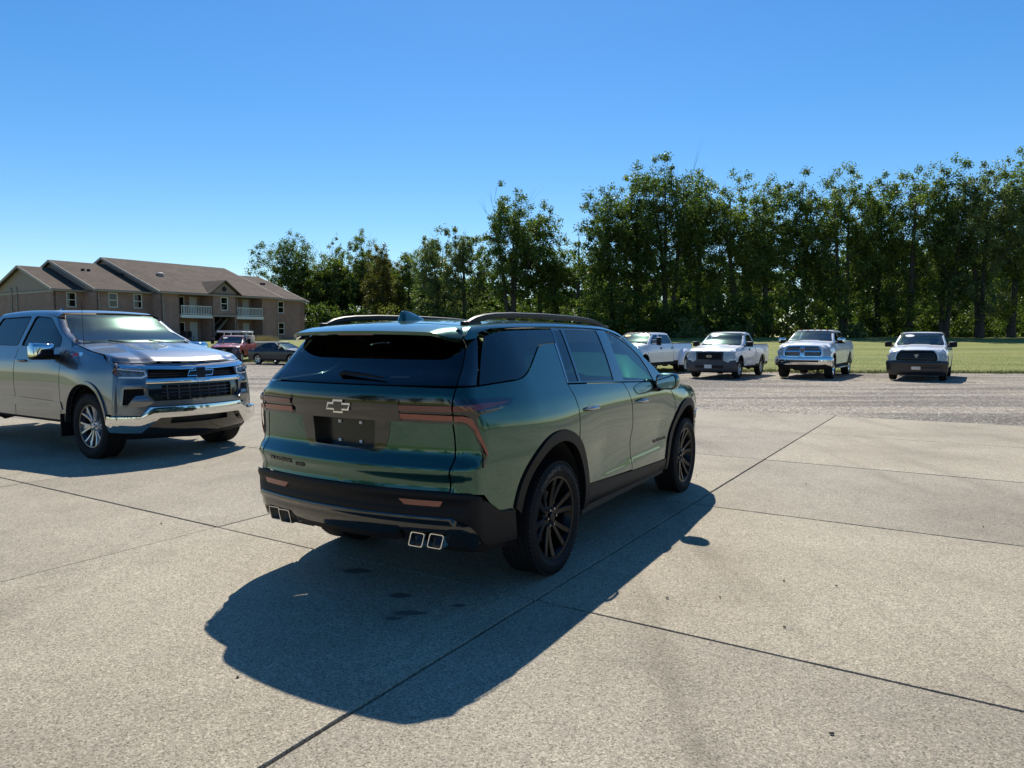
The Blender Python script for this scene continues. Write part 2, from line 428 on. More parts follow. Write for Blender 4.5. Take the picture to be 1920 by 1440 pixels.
def glass(name, tint, ior=1.5, rough=0.0, refl=1.0, dusty=0):
    m = bpy.data.materials.new(name); m.use_nodes = True; t = m.node_tree; t.nodes.remove(t.nodes['Principled BSDF'])
    tr = N_(m, 'ShaderNodeBsdfTransparent'); tr.inputs['Color'].default_value = (*tint, 1)
    gl = N_(m, 'ShaderNodeBsdfGlossy'); gl.inputs['Roughness'].default_value = rough; gl.inputs['Color'].default_value = (refl, refl, refl, 1)
    fr = N_(m, 'ShaderNodeFresnel'); fr.inputs['IOR'].default_value = ior
    mx = N_(m, 'ShaderNodeMixShader'); L_(m, fr.outputs[0], mx.inputs[0]); L_(m, tr.outputs[0], mx.inputs[1]); L_(m, gl.outputs[0], mx.inputs[2])
    if dusty:
        g2 = N_(m, 'ShaderNodeBsdfGlossy'); g2.inputs['Roughness'].default_value = .20; g2.inputs['Color'].default_value = (.62, .95, .80, 1)
        m2 = N_(m, 'ShaderNodeMixShader'); m2.inputs[0].default_value = dusty; L_(m, mx.outputs[0], m2.inputs[1]); L_(m, g2.outputs[0], m2.inputs[2]); mx = m2
    L_(m, mx.outputs[0], t.nodes['Material Output'].inputs['Surface']); return m
def paint(name, base, metal=0.0, rough=.35, coat=1, flake=0, dust=.0):
    m = mat(name, base, rough, metal, coat, .02)
    bsdf(m).inputs['Coat IOR'].default_value = 1.62 if metal > .5 else 1.5
    if flake:
        g = N_(m, 'ShaderNodeNewGeometry')
        lw = N_(m, 'ShaderNodeLayerWeight'); lw.inputs['Blend'].default_value = .35
        c = mixc(m, base, tuple(x*flake for x in base), lw.outputs['Facing']); L_(m, c, bsdf(m).inputs['Base Color'])
    if dust:
        d = noise(m, 2.2, 5, .65); r = math_(m, 'MULTIPLY', d, dust); r2 = math_(m, 'ADD', r, .01); L_(m, r2, bsdf(m).inputs['Coat Roughness'])
    return m
M = {}
M['green'] = paint('green_paint', (.019, .082, .058), .95, .25, dust=.012)
M['grey'] = paint('grey_paint', (.175, .182, .195), .92, .34, dust=.02)
M['white'] = paint('white_paint', (.80, .81, .82), 0, .4, dust=.10)
M['red'] = paint('red_paint', (.30, .012, .016), 0, .4, dust=.3)
M['navy'] = paint('dark_paint', (.004, .006, .011), .0, .5, coat=.6, dust=.2)
M['gloss_black'] = mat('gloss_black', (.006, .006, .007), .12, 0, 1, .01)
M['clad'] = mat('cladding_plastic', (.008, .008, .010), .50, 0, 0, spec=.2)
M['black'] = mat('matt_black', (.008, .008, .009), .7)
M['shell'] = mat('inner_shell', (.004, .004, .004), .9)
M['rubber'] = mat('rubber', (.013, .013, .014), .75, spec=.25)
M['chrome'] = mat('chrome', (.78, .79, .80), .05, 1)
M['satin'] = mat('satin_metal', (.42, .42, .43), .3, 1)
M['rim_black'] = mat('rim_black', (.004, .004, .005), .30, 0, .12, .05, spec=.15)
M['rim_dark'] = mat('rim_dark', (.06, .062, .066), .3, .8, .5)
M['rim_silver'] = mat('rim_silver', (.55, .56, .58), .28, .9)
M['disc'] = mat('brake_disc', (.25, .24, .23), .4, 1)
M['red_lens'] = mat('red_lens', (.28, .045, .022), .12, 0, 1, .02)
M['red_dark'] = mat('red_lens_dark', (.13, .012, .012), .15, 0, 1, .02)
M['amber'] = mat('amber_lens', (.65, .14, .02), .15, 0, 1, .02)
M['lampglass'] = glass('lamp_glass', (.8, .83, .85), 1.5)
M['reflector'] = mat('lamp_reflector', (.85, .86, .88), .3, .35)
M['lampdark'] = mat('lamp_housing', (.50, .51, .53), .3, .3)
M['privacy'] = glass('privacy_glass', (.035, .04, .045), 1.62)
M['side_glass'] = glass('side_glass', (.27, .34, .32), 1.6)
M['wind_glass'] = glass('windscreen_glass', (.45, .56, .52), 1.75, .02, dusty=.03)
M['seat'] = mat('seat_fabric', (.02, .02, .022), .7)
M['trim'] = mat('interior_trim', (.025, .025, .027), .6)
M['grille'] = mat('grille_black', (.010, .010, .011), .35, 0, .3)
M['mirror'] = mat('mirror_glass', (.8, .82, .84), .01, 1)
M['plate'] = mat('plate_holder', (.006, .006, .008), .25, 0, .15, .1)
M['white_plastic'] = mat('white_plastic', (.75, .75, .73), .5)
M['letter'] = mat('letter_black', (.008, .008, .008), .3, 0, .5)
M['badge_red'] = mat('badge_red', (.5, .02, .03), .3)
M['yellow'] = mat('sticker_yellow', (.85, .62, .15), .6)
M['frame'] = mat('chassis', (.02, .019, .018), .7)
M['liner'] = mat('wheel_liner', (.010, .010, .010), .9)
M['dash'] = mat('dash_board', (.05, .05, .05), .7)
# rubber: tread relief
def _rub(m):
    t = N_(m, 'ShaderNodeTexCoord'); n = noise(m, 60, 2, .5, t.outputs['Object']); L_(m, bump(m, n, .15, .003), bsdf(m).inputs['Normal'])
_rub(M['rubber'])
# ---------------------------------------------------------------- wheels
def make_wheel(parent, loc, side, R=.395, w=.26, rr=.268, style='v6', rim='rim_black', face=None, seg=56, detail=2, lettering=None, steer=0):
    """side -1: outer face to -y (right), +1: to +y"""
    ho = empty('wheel', loc, 0 if side < 0 else math.pi, parent=parent)
    ho.rotation_euler.z += steer
    h = w/2
    prof = [(rr-.005, -h*.78), (rr+.01, -h*.86), (rr+.035, -h*.97), (R-.065, -h*1.03), (R-.03, -h*.97), (R-.012, -h*.86), (R-.003, -h*.72)]
    # tread ribs
    xs = [-.72, -.62, -.60, -.36, -.34, -.29, -.27, -.04, -.02, .02, .04, .27, .29, .34, .36, .60, .62, .72] if detail > 1 else [-.72, .72]
    gr = {-.60: 0, -.36: 0}
    tp = []
    ribs = [(-.72, -.55), (-.50, -.20), (-.15, .15), (.20, .50), (.55, .72)] if detail > 1 else [(-.72, .72)]
    for i, (a, b) in enumerate(ribs):
        tp += [(R, h*a), (R, h*b)]
        if i < len(ribs)-1: tp += [(R-.009, h*b+.001), (R-.009, h*ribs[i+1][0]-.001)]
    prof = prof[:-1] + tp + [(R-.012, h*.86), (R-.03, h*.97), (R-.065, h*1.03), (rr+.035, h*.97), (rr+.01, h*.86), (rr-.005, h*.78)]
    ty = MB().lathe(prof, seg)
    if detail > 1:                      # shoulder blocks: short lugs round the edge
        n = 72
        for s_ in (-1, 1):
            for i in range(n):
                t = 2*math.pi*i/n; c, s2 = math.cos(t), math.sin(t)
                Mx = Matrix(((c, 0, -s2), (0, 1, 0), (s2, 0, c)))
                ty.box((R-.004, s_*h*.80, 0), (.014, h*.20, 2*math.pi*R/n*.62), m=Mx)
    ty.build('tyre', M['rubber'], ho, smooth=30)
    # rim barrel
    b = MB().lathe([(rr+.006, -h*.80), (rr+.004, -h*.86), (rr-.010, -h*.84), (rr-.018, -h*.72), (rr-.03, -h*.55), (rr-.045, 0), (rr-.03, h*.75), (rr, h*.8)], seg)
    b.build('rim', M[rim], ho, smooth=40)
    MB().lathe([(.0, -.02), (rr*.62, -.02), (rr*.62, 0), (0, 0)], 32).build('brake_disc', M['disc'], ho, smooth=30)
    sp = MB(); yo = -h*.70; yi = -h*.45
    fm = M[face or rim]
    def strip(a0, r0, w0, a1, r1, w1, yA, yB, th=.03):
        pts = []
        for k in range(5):
            t = k/4; r = r0+(r1-r0)*t; a = a0+(a1-a0)*t**1.2; wd = w0+(w1-w0)*t; y = yA+(yB-yA)*(t**1.6)
            c, s2 = math.cos(a), math.sin(a); tx, tz = -s2, c
            pts.append([(c*r+tx*wd/2*q, yy, s2*r+tz*wd/2*q) for q, yy in ((-1, y+.006), (-.72, y), (.72, y), (1, y+.006), (.8, y+th), (-.8, y+th))])
        m2 = loft(pts); sp.add(m2.v, m2.f)
    r1 = rr-.014
    if style == 'v6':
        for k in range(6):
            a = 2*math.pi*k/6+.26
            for s_ in (-1, 1): strip(a+s_*.14, .055, .036, a+s_*.215, r1, .050, -h*.50, -h*.80)
    elif style == 'y6':
        for k in range(6):
            a = 2*math.pi*k/6+.15
            for s_ in (-1, 1): strip(a+s_*.16, .06, .022, a+s_*.27, r1, .030, -h*.55, -h*.80)
            strip(a, .05, .06, a, r1*.98, .10, -h*.42, -h*.60)
    elif style == 's7':
        for k in range(7):
            a = 2*math.pi*k/7+.2; strip(a, .05, .055, a, r1, .062, -h*.62, -h*.78)
    elif style == 's5':
        for k in range(5):
            a = 2*math.pi*k/5+.2; strip(a, .04, .07, a, r1, .085, -h*.6, -h*.78)
    sp.build('spokes', fm, ho, smooth=25)
    hb = MB().lathe([(0, -h*.66), (.028, -h*.66), (.034, -h*.62), (.036, -h*.54), (.075, -h*.50), (.085, -h*.40), (.085, 0), (0, 0)], 24)
    hb.build('hub', fm, ho, smooth=35)
    if detail > 1:
        lg = MB()
        for k in range(6):
            a = 2*math.pi*k/6; lg.lathe([(0, -.022), (.009, -.022), (.011, 0)], 8, 'y', (.062*math.cos(a), -h*.50, .062*math.sin(a)))
        lg.build('lug_nuts', M['satin'], ho, smooth=40)['kind'] = 'stuff'
    if lettering:
        v, f = text_verts(lettering, .045, .5); rad = (rr+R)/2+.012; rw = v[:, 0].max(); P = []
        for x, y, z in v:
            a = math.pi*.62 - (x-rw/2)/rad; r = rad + (y-.016); P.append((r*math.cos(a), -h*1.035 - .002 - (z+.5)*.002, r*math.sin(a)))
        MB().add(P, f).build('lettering', mat('tyre_letters', (.10, .10, .10), .6), ho)
    return ho
def rbox(mb, c, d, bev=.02, **k): return mb.box(c, d, bev=bev, **k)
def seat(parent, x, y, zb=.62, w=.5, h_=.72, head=True):
    s = MB(); s.box((x, y, zb), (.5, w, .16), bev=.05); s.box((x-.27, y, zb+.36), (.14, w*.94, h_*.9), bev=.06, ry=R_(-12))
    if head: s.box((x-.40, y, zb+.80), (.10, .27, .19), bev=.045, ry=R_(-10))
    return s.build('seat', M['seat'], parent, smooth=True)
# ---------------------------------------------------------------- terrain
_rng = np.random.RandomState(7)
def gz(X, Y):
    X = np.asarray(X, float); Y = np.asarray(Y, float)
    left = 1.28*sstep(Y, 47, 84); right = 1.66*np.clip((Y-35)/42, 0, 1)**.9
    k = sstep(X, -14, 2); hi = left*(1-k)+right*k
    return hi - .085*sstep(Y, 17.5, 27)*(1-sstep(Y, 36, 60))
def lot_edge(X):                          # where the gravel ends and the lawn starts
    return np.interp(X, [-90, -30, -12, -3, 5, 12, 20, 40, 90], [52, 49.5, 47.5, 42.5, 36.5, 35.4, 34.6, 34.2, 34])
def geo_mat(name, rough=.9): return mat(name, (.3, .3, .3), rough, spec=.25)
def pos(m): 
    g = N_(m, 'ShaderNodeNewGeometry'); return g.outputs['Position']
# concrete
mc = geo_mat('exposed_aggregate_concrete', .82)
P_ = pos(mc)
big = noise(mc, .55, 4, .6, P_); mid = noise(mc, 4.0, 4, .6, P_)
base = ramp(mc, big, [(.30, (.270, .240, .188)), (.5, (.350, .315, .248)), (.72, (.405, .368, .294))])
base = mixc(mc, base, (.24, .225, .2), math_(mc, 'MULTIPLY', ramp(mc, mid, [(.50, (0, 0, 0)), (.78, (1, 1, 1))]), .30))
v = N_(mc, 'ShaderNodeTexVoronoi'); v.inputs['Scale'].default_value = 135; L_(mc, P_, v.inputs['Vector'])
vcol = ramp(mc, N_(mc, 'ShaderNodeSeparateColor').outputs[0], [(0, (.5, .5, .5)), (1, (.5, .5, .5))])
sep = N_(mc, 'ShaderNodeSeparateColor'); L_(mc, v.outputs['Color'], sep.inputs[0])
ag = ramp(mc, sep.outputs[0], [(0, (.30, .28, .25)), (.20, (.74, .70, .64)), (.60, (1.02, 1.0, .96)), (.85, (1.25, 1.22, 1.15)), (1, (1.7, 1.66, 1.55))])
fine = noise(mc, 230, 2, .7, P_); fr_ = ramp(mc, fine, [(.30, (.55, .55, .55)), (.5, (1, 1, 1)), (.72, (1.45, 1.45, 1.45))])
col = mixc(mc, base, ag, .82, 'MULTIPLY'); col = mixc(mc, col, fr_, .62, 'MULTIPLY')
st_ = noise(mc, 1.6, 5, .7, P_); col = mixc(mc, col, (.115, .105, .09), ramp(mc, st_, [(.60, (0, 0, 0)), (.80, (.34, .34, .34))]))
oi_ = N_(mc, 'ShaderNodeObjectInfo'); tone = ramp(mc, oi_.outputs['Random'], [(0, (.90, .90, .91)), (.5, (1.0, .995, .985)), (1, (1.07, 1.06, 1.03))]); col = mixc(mc, col, tone, 1.0, 'MULTIPLY')
tm = N_(mc, 'ShaderNodeMapping'); tm.inputs['Rotation'].default_value = (0, 0, R_(-32)); tm.inputs['Scale'].default_value = (1.6, .16, 1); L_(mc, P_, tm.inputs['Vector'])
tyre = noise(mc, 1.1, 4, .65, tm.outputs[0]); col = mixc(mc, col, (.72, .71, .70), ramp(mc, tyre, [(.55, (0, 0, 0)), (.74, (.8, .8, .8))]), 'MULTIPLY')
L_(mc, col, bsdf(mc).inputs['Base Color'])
hgt = math_(mc, 'ADD', math_(mc, 'MULTIPLY', sep.outputs[0], .8), fine)
L_(mc, bump(mc, hgt, .55, .004), bsdf(mc).inputs['Normal'])
L_(mc, ramp(mc, fine, [(.3, (.62, .62, .62)), (.7, (.92, .92, .92))]), bsdf(mc).inputs['Roughness'])
mj = mat('joint_filler', (.022, .020, .018), .95)
A_ = R_(32.35); SA, CA = math.sin(A_), math.cos(A_)
uv2w = lambda u, v: (u*SA+v*CA, u*CA-v*SA)
Ul = [-5.4, -2.35, .72, 3.78, 6.84, 9.86, 13.0]; Vl = [-31.2, -27.95, -24.7, -21.5, -18.3, -15.2, -12.05, -8.92, -5.43, -2.22, 1.35, 4.6, 7.85, 11.1, 14.3]
Ug = {3.78: .020, 6.84: .017, 9.86: .020, 13.0: .012, .72: .018}; Vg = {-2.22: .020, -5.43: .008, -8.92: .010, -12.05: .010, 1.35: .010}
edge_u = lambda v: 16.12+(.165*(v+5) if v < -5 else .015*(v+5))
apron = empty('concrete_apron'); tag(apron, kind='structure')
def wav(a, b, n, amp, ph):                 # a slab edge with small chips
    out = []
    for i in range(n+1):
        t = i/n; x = a[0]+(b[0]-a[0])*t; y = a[1]+(b[1]-a[1])*t; w = amp*(.6*math.sin(x*9+y*7+ph)+.4*math.sin(x*31-y*23+ph*2)) + (amp*2.2 if _rng.rand() < .045 else 0)
        nx, ny = (b[1]-a[1]), -(b[0]-a[0]); l = math.hypot(nx, ny); out.append((x-nx/l*w, y-ny/l*w))
    return out
for i in range(len(Ul)):
    for j in range(len(Vl)-1):
        u0 = Ul[i]+Ug.get(Ul[i], .008)/2; v0 = Vl[j]+Vg.get(Vl[j], .006)/2; v1 = Vl[j+1]-Vg.get(Vl[j+1], .006)/2
        if i < len(Ul)-1: ua = ub = Ul[i+1]-Ug.get(Ul[i+1], .008)/2
        else: ua, ub = edge_u(v0), edge_u(v1)
        if ua-u0 < .4: continue
        cu, cv = uv2w(u0+1.5, v0+1.5)
        
        near = math.hypot(cu, cv) < 12; n = 46 if near else 10; am = .0016 if near else .001
        pts = wav((u0, v0), (ua, v0), n, am, i)[:-1]+wav((ua, v0), (ub, v1), n, am if i < len(Ul)-1 else .03, j)[:-1]+wav((ub, v1), (u0, v1), n, am, i+3)[:-1]+wav((u0, v1), (u0, v0), n, am, j+5)[:-1]
        N = len(pts); dz = _rng.uniform(-.002, .002)
        c = np.mean(pts, 0); v = []
        for q in pts: a = uv2w(*q); v.append((a[0], a[1], -.09))
        for q in pts: a = uv2w(*q); v.append((a[0], a[1], -.006+dz))
        for q in pts:
            d = c-np.array(q); d /= np.linalg.norm(d); a = uv2w(q[0]+d[0]*.003, q[1]+d[1]*.003); v.append((a[0], a[1], dz))
        f = [(k, (k+1) % N, N+(k+1) % N, N+k) for k in range(N)]+[(N+k, N+(k+1) % N, 2*N+(k+1) % N, 2*N+k) for k in range(N)]+[tuple(range(2*N, 3*N))]
        me = mesh('slab', v, f); bm = bmesh.new(); bm.from_mesh(me); bmesh.ops.recalc_face_normals(bm, faces=bm.faces); bm.to_mesh(me); bm.free()
        obj('slab', me, apron, mc)
bp = [uv2w(-5.38, -31.1), uv2w(-5.38, 14.28), uv2w(15.9, 14.28), uv2w(15.75, -5.2), uv2w(12.0, -31.1)]
obj('joint_bed', mesh('joint_bed', [(a, b, -.055) for a, b in bp], [tuple(range(5))]), apron, mj)
# dark drips on the concrete
ms = mat('oil_stain', (.125, .112, .09), .6)
for (px, py, r, q) in ((-1.10, 4.93, .10, .5), (-.72, 4.45, .07, .6), (-.33, 4.28, .045, .5), (-.62, 4.16, .10, .35), (-.70, 4.08, .05, .5)):
    N = 22; v = [(px+r*math.cos(2*math.pi*k/N)*(1+.25*math.sin(k*1.9)), py+r*q*math.sin(2*math.pi*k/N)*(1+.2*math.cos(k*2.3)), .0035) for k in range(N)]
    tag(obj('oil_stain', mesh('oil_stain', v, [tuple(range(N))]), None, ms), kind='structure')
# gravel
mg = geo_mat('gravel', .9); P_ = pos(mg)
st = N_(mg, 'ShaderNodeMapping'); st.inputs['Rotation'].default_value = (0, 0, R_(-4)); st.inputs['Scale'].default_value = (.09, .55, 1); L_(mg, P_, st.inputs['Vector'])
tr = noise(mg, 1.0, 2.5, .5, st.outputs[0])
base = ramp(mg, tr, [(.30, (.135, .128, .118)), (.45, (.205, .194, .178)), (.56, (.34, .318, .285)), (.68, (.18, .170, .157))])
vv = N_(mg, 'ShaderNodeTexVoronoi'); vv.inputs['Scale'].default_value = 26; L_(mg, P_, vv.inputs['Vector'])
sp_ = N_(mg, 'ShaderNodeSeparateColor'); L_(mg, vv.outputs['Color'], sp_.inputs[0])
ag = ramp(mg, sp_.outputs[0], [(0, (.35, .35, .36)), (.4, (.85, .84, .82)), (.75, (1.25, 1.22, 1.18)), (1, (2.0, 1.95, 1.9))])
cg = mixc(mg, base, ag, .85, 'MULTIPLY'); cg = mixc(mg, cg, (1.06, 1.0, .90), 1.0, 'MULTIPLY')
n5 = noise(mg, 7, 4, .7, P_); cg = mixc(mg, cg, ramp(mg, n5, [(.3, (.6, .6, .6)), (.7, (1.35, 1.33, 1.3))]), .8, 'MULTIPLY')
L_(mg, cg, bsdf(mg).inputs['Base Color']); L_(mg, bump(mg, sp_.outputs[0], .8, .03), bsdf(mg).inputs['Normal'])
def sheet(name, xs, yf0, yf1, ny, zf, m, dz=0, kind='structure'):
    v = []; nx = len(xs)
    for j in range(ny+1):
        for x in xs:
            a, b = float(yf0(x)), float(yf1(x)); y = a+(b-a)*j/ny; v.append((x, y, float(zf(x, y))+dz))
    f = [(j*nx+i, j*nx+i+1, (j+1)*nx+i+1, (j+1)*nx+i) for j in range(ny) for i in range(nx-1)]
    return tag(obj(name, mesh(name, v, f, True), None, m), kind=kind)
ew = [uv2w(edge_u(max(v, -31.2))-.04, v) for v in np.arange(-75, 40, 1.0)]; ex = [a for a, b in ew]; ey = [b for a, b in ew]
o_ = np.argsort(ex); ex = np.array(ex)[o_]; ey = np.array(ey)[o_]
XS = np.concatenate([np.arange(-90, -30, 5), np.arange(-30, 40, 1.0), np.arange(40, 91, 5)])
def gedge(X):
    return np.interp(X, ex, ey)
def wob(X): return .18*np.sin(X*2.1)+.12*np.sin(X*5.3+1)+.1*np.sin(X*.7)
sheet('gravel_lot', XS, gedge, lambda x: lot_edge(x)+.35, 60, gz, mg, -.012)
# lawn
ml = geo_mat('mown_grass', .85); P_ = pos(ml)
mp = N_(ml, 'ShaderNodeMapping'); mp.inputs['Rotation'].default_value = (0, 0, R_(3)); mp.inputs['Scale'].default_value = (.03, .42, 1); L_(ml, P_, mp.inputs['Vector'])
s1 = noise(ml, 1.0, 3, .6, mp.outputs[0]); s2 = noise(ml, .35, 4, .6, P_); s3 = noise(ml, 9, 4, .7, P_)
cl = ramp(ml, s1, [(.30, (.115, .145, .030)), (.46, (.175, .200, .045)), (.60, (.225, .235, .062)), (.72, (.150, .180, .040))])
cl = mixc(ml, cl, (.30, .26, .10), math_(ml, 'MULTIPLY', ramp(ml, s2, [(.45, (0, 0, 0)), (.75, (1, 1, 1))]), .45))
cl = mixc(ml, cl, ramp(ml, s3, [(.3, (.7, .7, .7)), (.7, (1.3, 1.3, 1.3))]), .8, 'MULTIPLY')
L_(ml, cl, bsdf(ml).inputs['Base Color']); L_(ml, bump(ml, s3, .4, .04), bsdf(ml).inputs['Normal'])
sheet('lawn', XS, lambda x: lot_edge(x)+.5*wob(np.array(x)), lambda x: 150, 70, gz, ml)
sheet('ground', np.arange(-900, 901, 60), lambda x: -60, lambda x: 1500, 26, lambda x, y: -.35 if y < 130 else .9, ml, 0)
# grass blades at the lot edge and over the near lawn
mgr = mat('grass_blades', (.10, .13, .03), .7)
oi = N_(mgr, 'ShaderNodeNewGeometry'); L_(mgr, ramp(mgr, oi.outputs['Random Per Island'], [(0, (.11, .145, .030)), (.5, (.19, .215, .05)), (.85, (.26, .24, .07)), (1, (.40, .34, .16))]), bsdf(mgr).inputs['Base Color'])
def blades(n, X, Y, h, w):
    a = _rng.uniform(0, 6.28, n); hh = h*_rng.uniform(.5, 1.3, n); lean = _rng.uniform(-.5, .5, (n, 2))*hh[:, None]; Z = gz(X, Y)-.01
    p0 = np.stack([X-np.cos(a)*w, Y-np.sin(a)*w, Z], 1); p1 = np.stack([X+np.cos(a)*w, Y+np.sin(a)*w, Z], 1); p2 = np.stack([X+lean[:, 0], Y+lean[:, 1], Z+hh], 1)
    return np.stack([p0, p1, p2], 1).reshape(-1, 3)
n = 60000; X = _rng.uniform(-26, 36, n); Y = lot_edge(X)+np.abs(_rng.normal(0, 1, n))**1.5*7-.25+wob(X)*.6; k = Y < 70; X, Y = X[k], Y[k]
V1 = blades(len(X), X, Y, .045, .010)
n = 16000; X = _rng.uniform(-26, 36, n); Y = lot_edge(X)+_rng.normal(0, .35, n)+wob(X); V2 = blades(n, X, Y, .12*(1+.6*(X > 20).mean()), .012)
Vb = np.concatenate([V1, V2]); tag(obj('grass', fastmesh('grass', Vb, np.arange(len(Vb)).reshape(-1, 3)), None, mgr), 'short grass and ragged weeds along the lawn edge', 'grass', kind='stuff')
# loose stones
mst = mat('loose_stone', (.3, .29, .28), .85); oi = N_(mst, 'ShaderNodeNewGeometry'); L_(mst, ramp(mst, oi.outputs['Random Per Island'], [(0, (.10, .098, .09)), (.5, (.27, .258, .235)), (1, (.50, .475, .43))]), bsdf(mst).inputs['Base Color'])
n = 26000; X = _rng.uniform(-16, 24, n); e_ = gedge(X); Y = e_+_rng.uniform(0, 1, n)**1.6*19-.05; k = Y < lot_edge(X); X, Y = X[k], Y[k]; n = len(X)
r = _rng.uniform(.010, .024, n)*(1+.5*(_rng.rand(n) < .06)); d4 = np.array([(1, 0, -.2), (-.5, .87, -.2), (-.5, -.87, -.2), (.1, .1, .75)])
rot = _rng.uniform(0, 6.28, n); c_, s_ = np.cos(rot), np.sin(rot)
V = np.stack([np.stack([X+r*(c_*a-s_*b), Y+r*(s_*a+c_*b), gz(X, Y)-.008+r*e*_rng.uniform(.6, 1.1, n)], 1) for a, b, e in d4], 1).reshape(-1, 3)
i0 = np.arange(n)*4; T_ = np.stack([np.stack([i0+a, i0+b, i0+c2], 1) for a, b, c2 in ((0, 1, 3), (1, 2, 3), (2, 0, 3))], 1).reshape(-1, 3)
tag(obj('gravel_stones', fastmesh('gravel_stones', V, T_), None, mst), 'loose grey stones scattered over the gravel lot', 'gravel', kind='stuff')
# crumbs and dead leaves on the concrete
md = mat('debris', (.03, .022, .015), .8); mbx = MB()
for (x, y) in ((1.32, 4.42), (1.84, 4.72), (2.15, 4.62), (1.55, 3.95), (.98, 4.4), (1.33, 2.86), (-1.33, 3.35), (-3.1, 6.2), (3.3, 7.9), (2.2, 8.4), (3.0, 4.0), (4.1, 6.1)):
    a = _rng.rand()*3; mbx.box((x, y, .007), (.012+_rng.rand()*.008, .008, .006), rz=a)
tag(mbx.build('debris', md), 'small dark crumbs and dead leaf bits on the concrete', 'debris', kind='stuff')
# ---------------------------------------------------------------- brick apartment building
mbr = mat('brick', (.2, .14, .11), .85, spec=.2)
tc = N_(mbr, 'ShaderNodeTexCoord'); bt = N_(mbr, 'ShaderNodeTexBrick'); mpn = N_(mbr, 'ShaderNodeMapping')
sx = N_(mbr, 'ShaderNodeSeparateXYZ'); L_(mbr, tc.outputs['Object'], sx.inputs[0]); cx_ = N_(mbr, 'ShaderNodeCombineXYZ')
L_(mbr, math_(mbr, 'ADD', sx.outputs[0], sx.outputs[1]), cx_.inputs[0]); L_(mbr, sx.outputs[2], cx_.inputs[1]); L_(mbr, cx_.outputs[0], bt.inputs['Vector'])
bt.inputs['Scale'].default_value = 1; bt.inputs['Brick Width'].default_value = .24; bt.inputs['Row Height'].default_value = .08; bt.inputs['Mortar Size'].default_value = .008
bt.inputs['Color1'].default_value = (.35, .210, .180, 1); bt.inputs['Color2'].default_value = (.27, .160, .140, 1); bt.inputs['Mortar'].default_value = (.34, .285, .25, 1); bt.inputs['Bias'].default_value = -.1
nb = noise(mbr, 1.2, 4, .6, tc.outputs['Object']); L_(mbr, mixc(mbr, bt.outputs['Color'], ramp(mbr, nb, [(.3, (.8, .8, .8)), (.7, (1.15, 1.13, 1.1))]), .8, 'MULTIPLY'), bsdf(mbr).inputs['Base Color'])
L_(mbr, bump(mbr, bt.outputs['Fac'], .5, -.01), bsdf(mbr).inputs['Normal'])
msh = mat('roof_shingles', (.12, .09, .075), .9, spec=.15)
tc = N_(msh, 'ShaderNodeTexCoord'); b2_ = N_(msh, 'ShaderNodeTexBrick'); L_(msh, tc.outputs['Object'], b2_.inputs['Vector']); b2_.inputs['Scale'].default_value = 1; b2_.inputs['Brick Width'].default_value = .5; b2_.inputs['Row Height'].default_value = .16; b2_.inputs['Mortar Size'].default_value = .006
b2_.inputs['Color1'].default_value = (.130, .102, .080, 1); b2_.inputs['Color2'].default_value = (.094, .074, .059, 1); b2_.inputs['Mortar'].default_value = (.05, .04, .035, 1)
n2 = noise(msh, .5, 5, .65, tc.outputs['Object']); L_(msh, mixc(msh, b2_.outputs['Color'], ramp(msh, n2, [(.3, (.75, .75, .75)), (.7, (1.2, 1.18, 1.15))]), .85, 'MULTIPLY'), bsdf(msh).inputs['Base Color'])
mtr = mat('trim_paint', (.34, .29, .25), .6); mwh = mat('white_trim', (.72, .72, .70), .5); msd = mat('gable_siding', (.29, .225, .19), .7)
mgl = glass('apartment_glass', (.10, .12, .13), 1.6); mdk = mat('dark_interior', (.02, .02, .022), .9); mdoor = mat('door_paint', (.55, .55, .54), .5); mcon = mat('foundation', (.20, .19, .18), .9)
D_ = np.array([.555, .832]); Nn = np.array([-.832, .555]); O_ = np.array([-37.6, 76.8])
ang = math.atan2(D_[1], D_[0])
BZ = 1.20; EAVE = 6.55-BZ; FL2 = 2.88
bld = empty('apartment_building', (O_[0], O_[1], BZ), ang); tag(bld, 'two storey brick apartment building with stepped brown shingle roofs and white balconies', 'building')
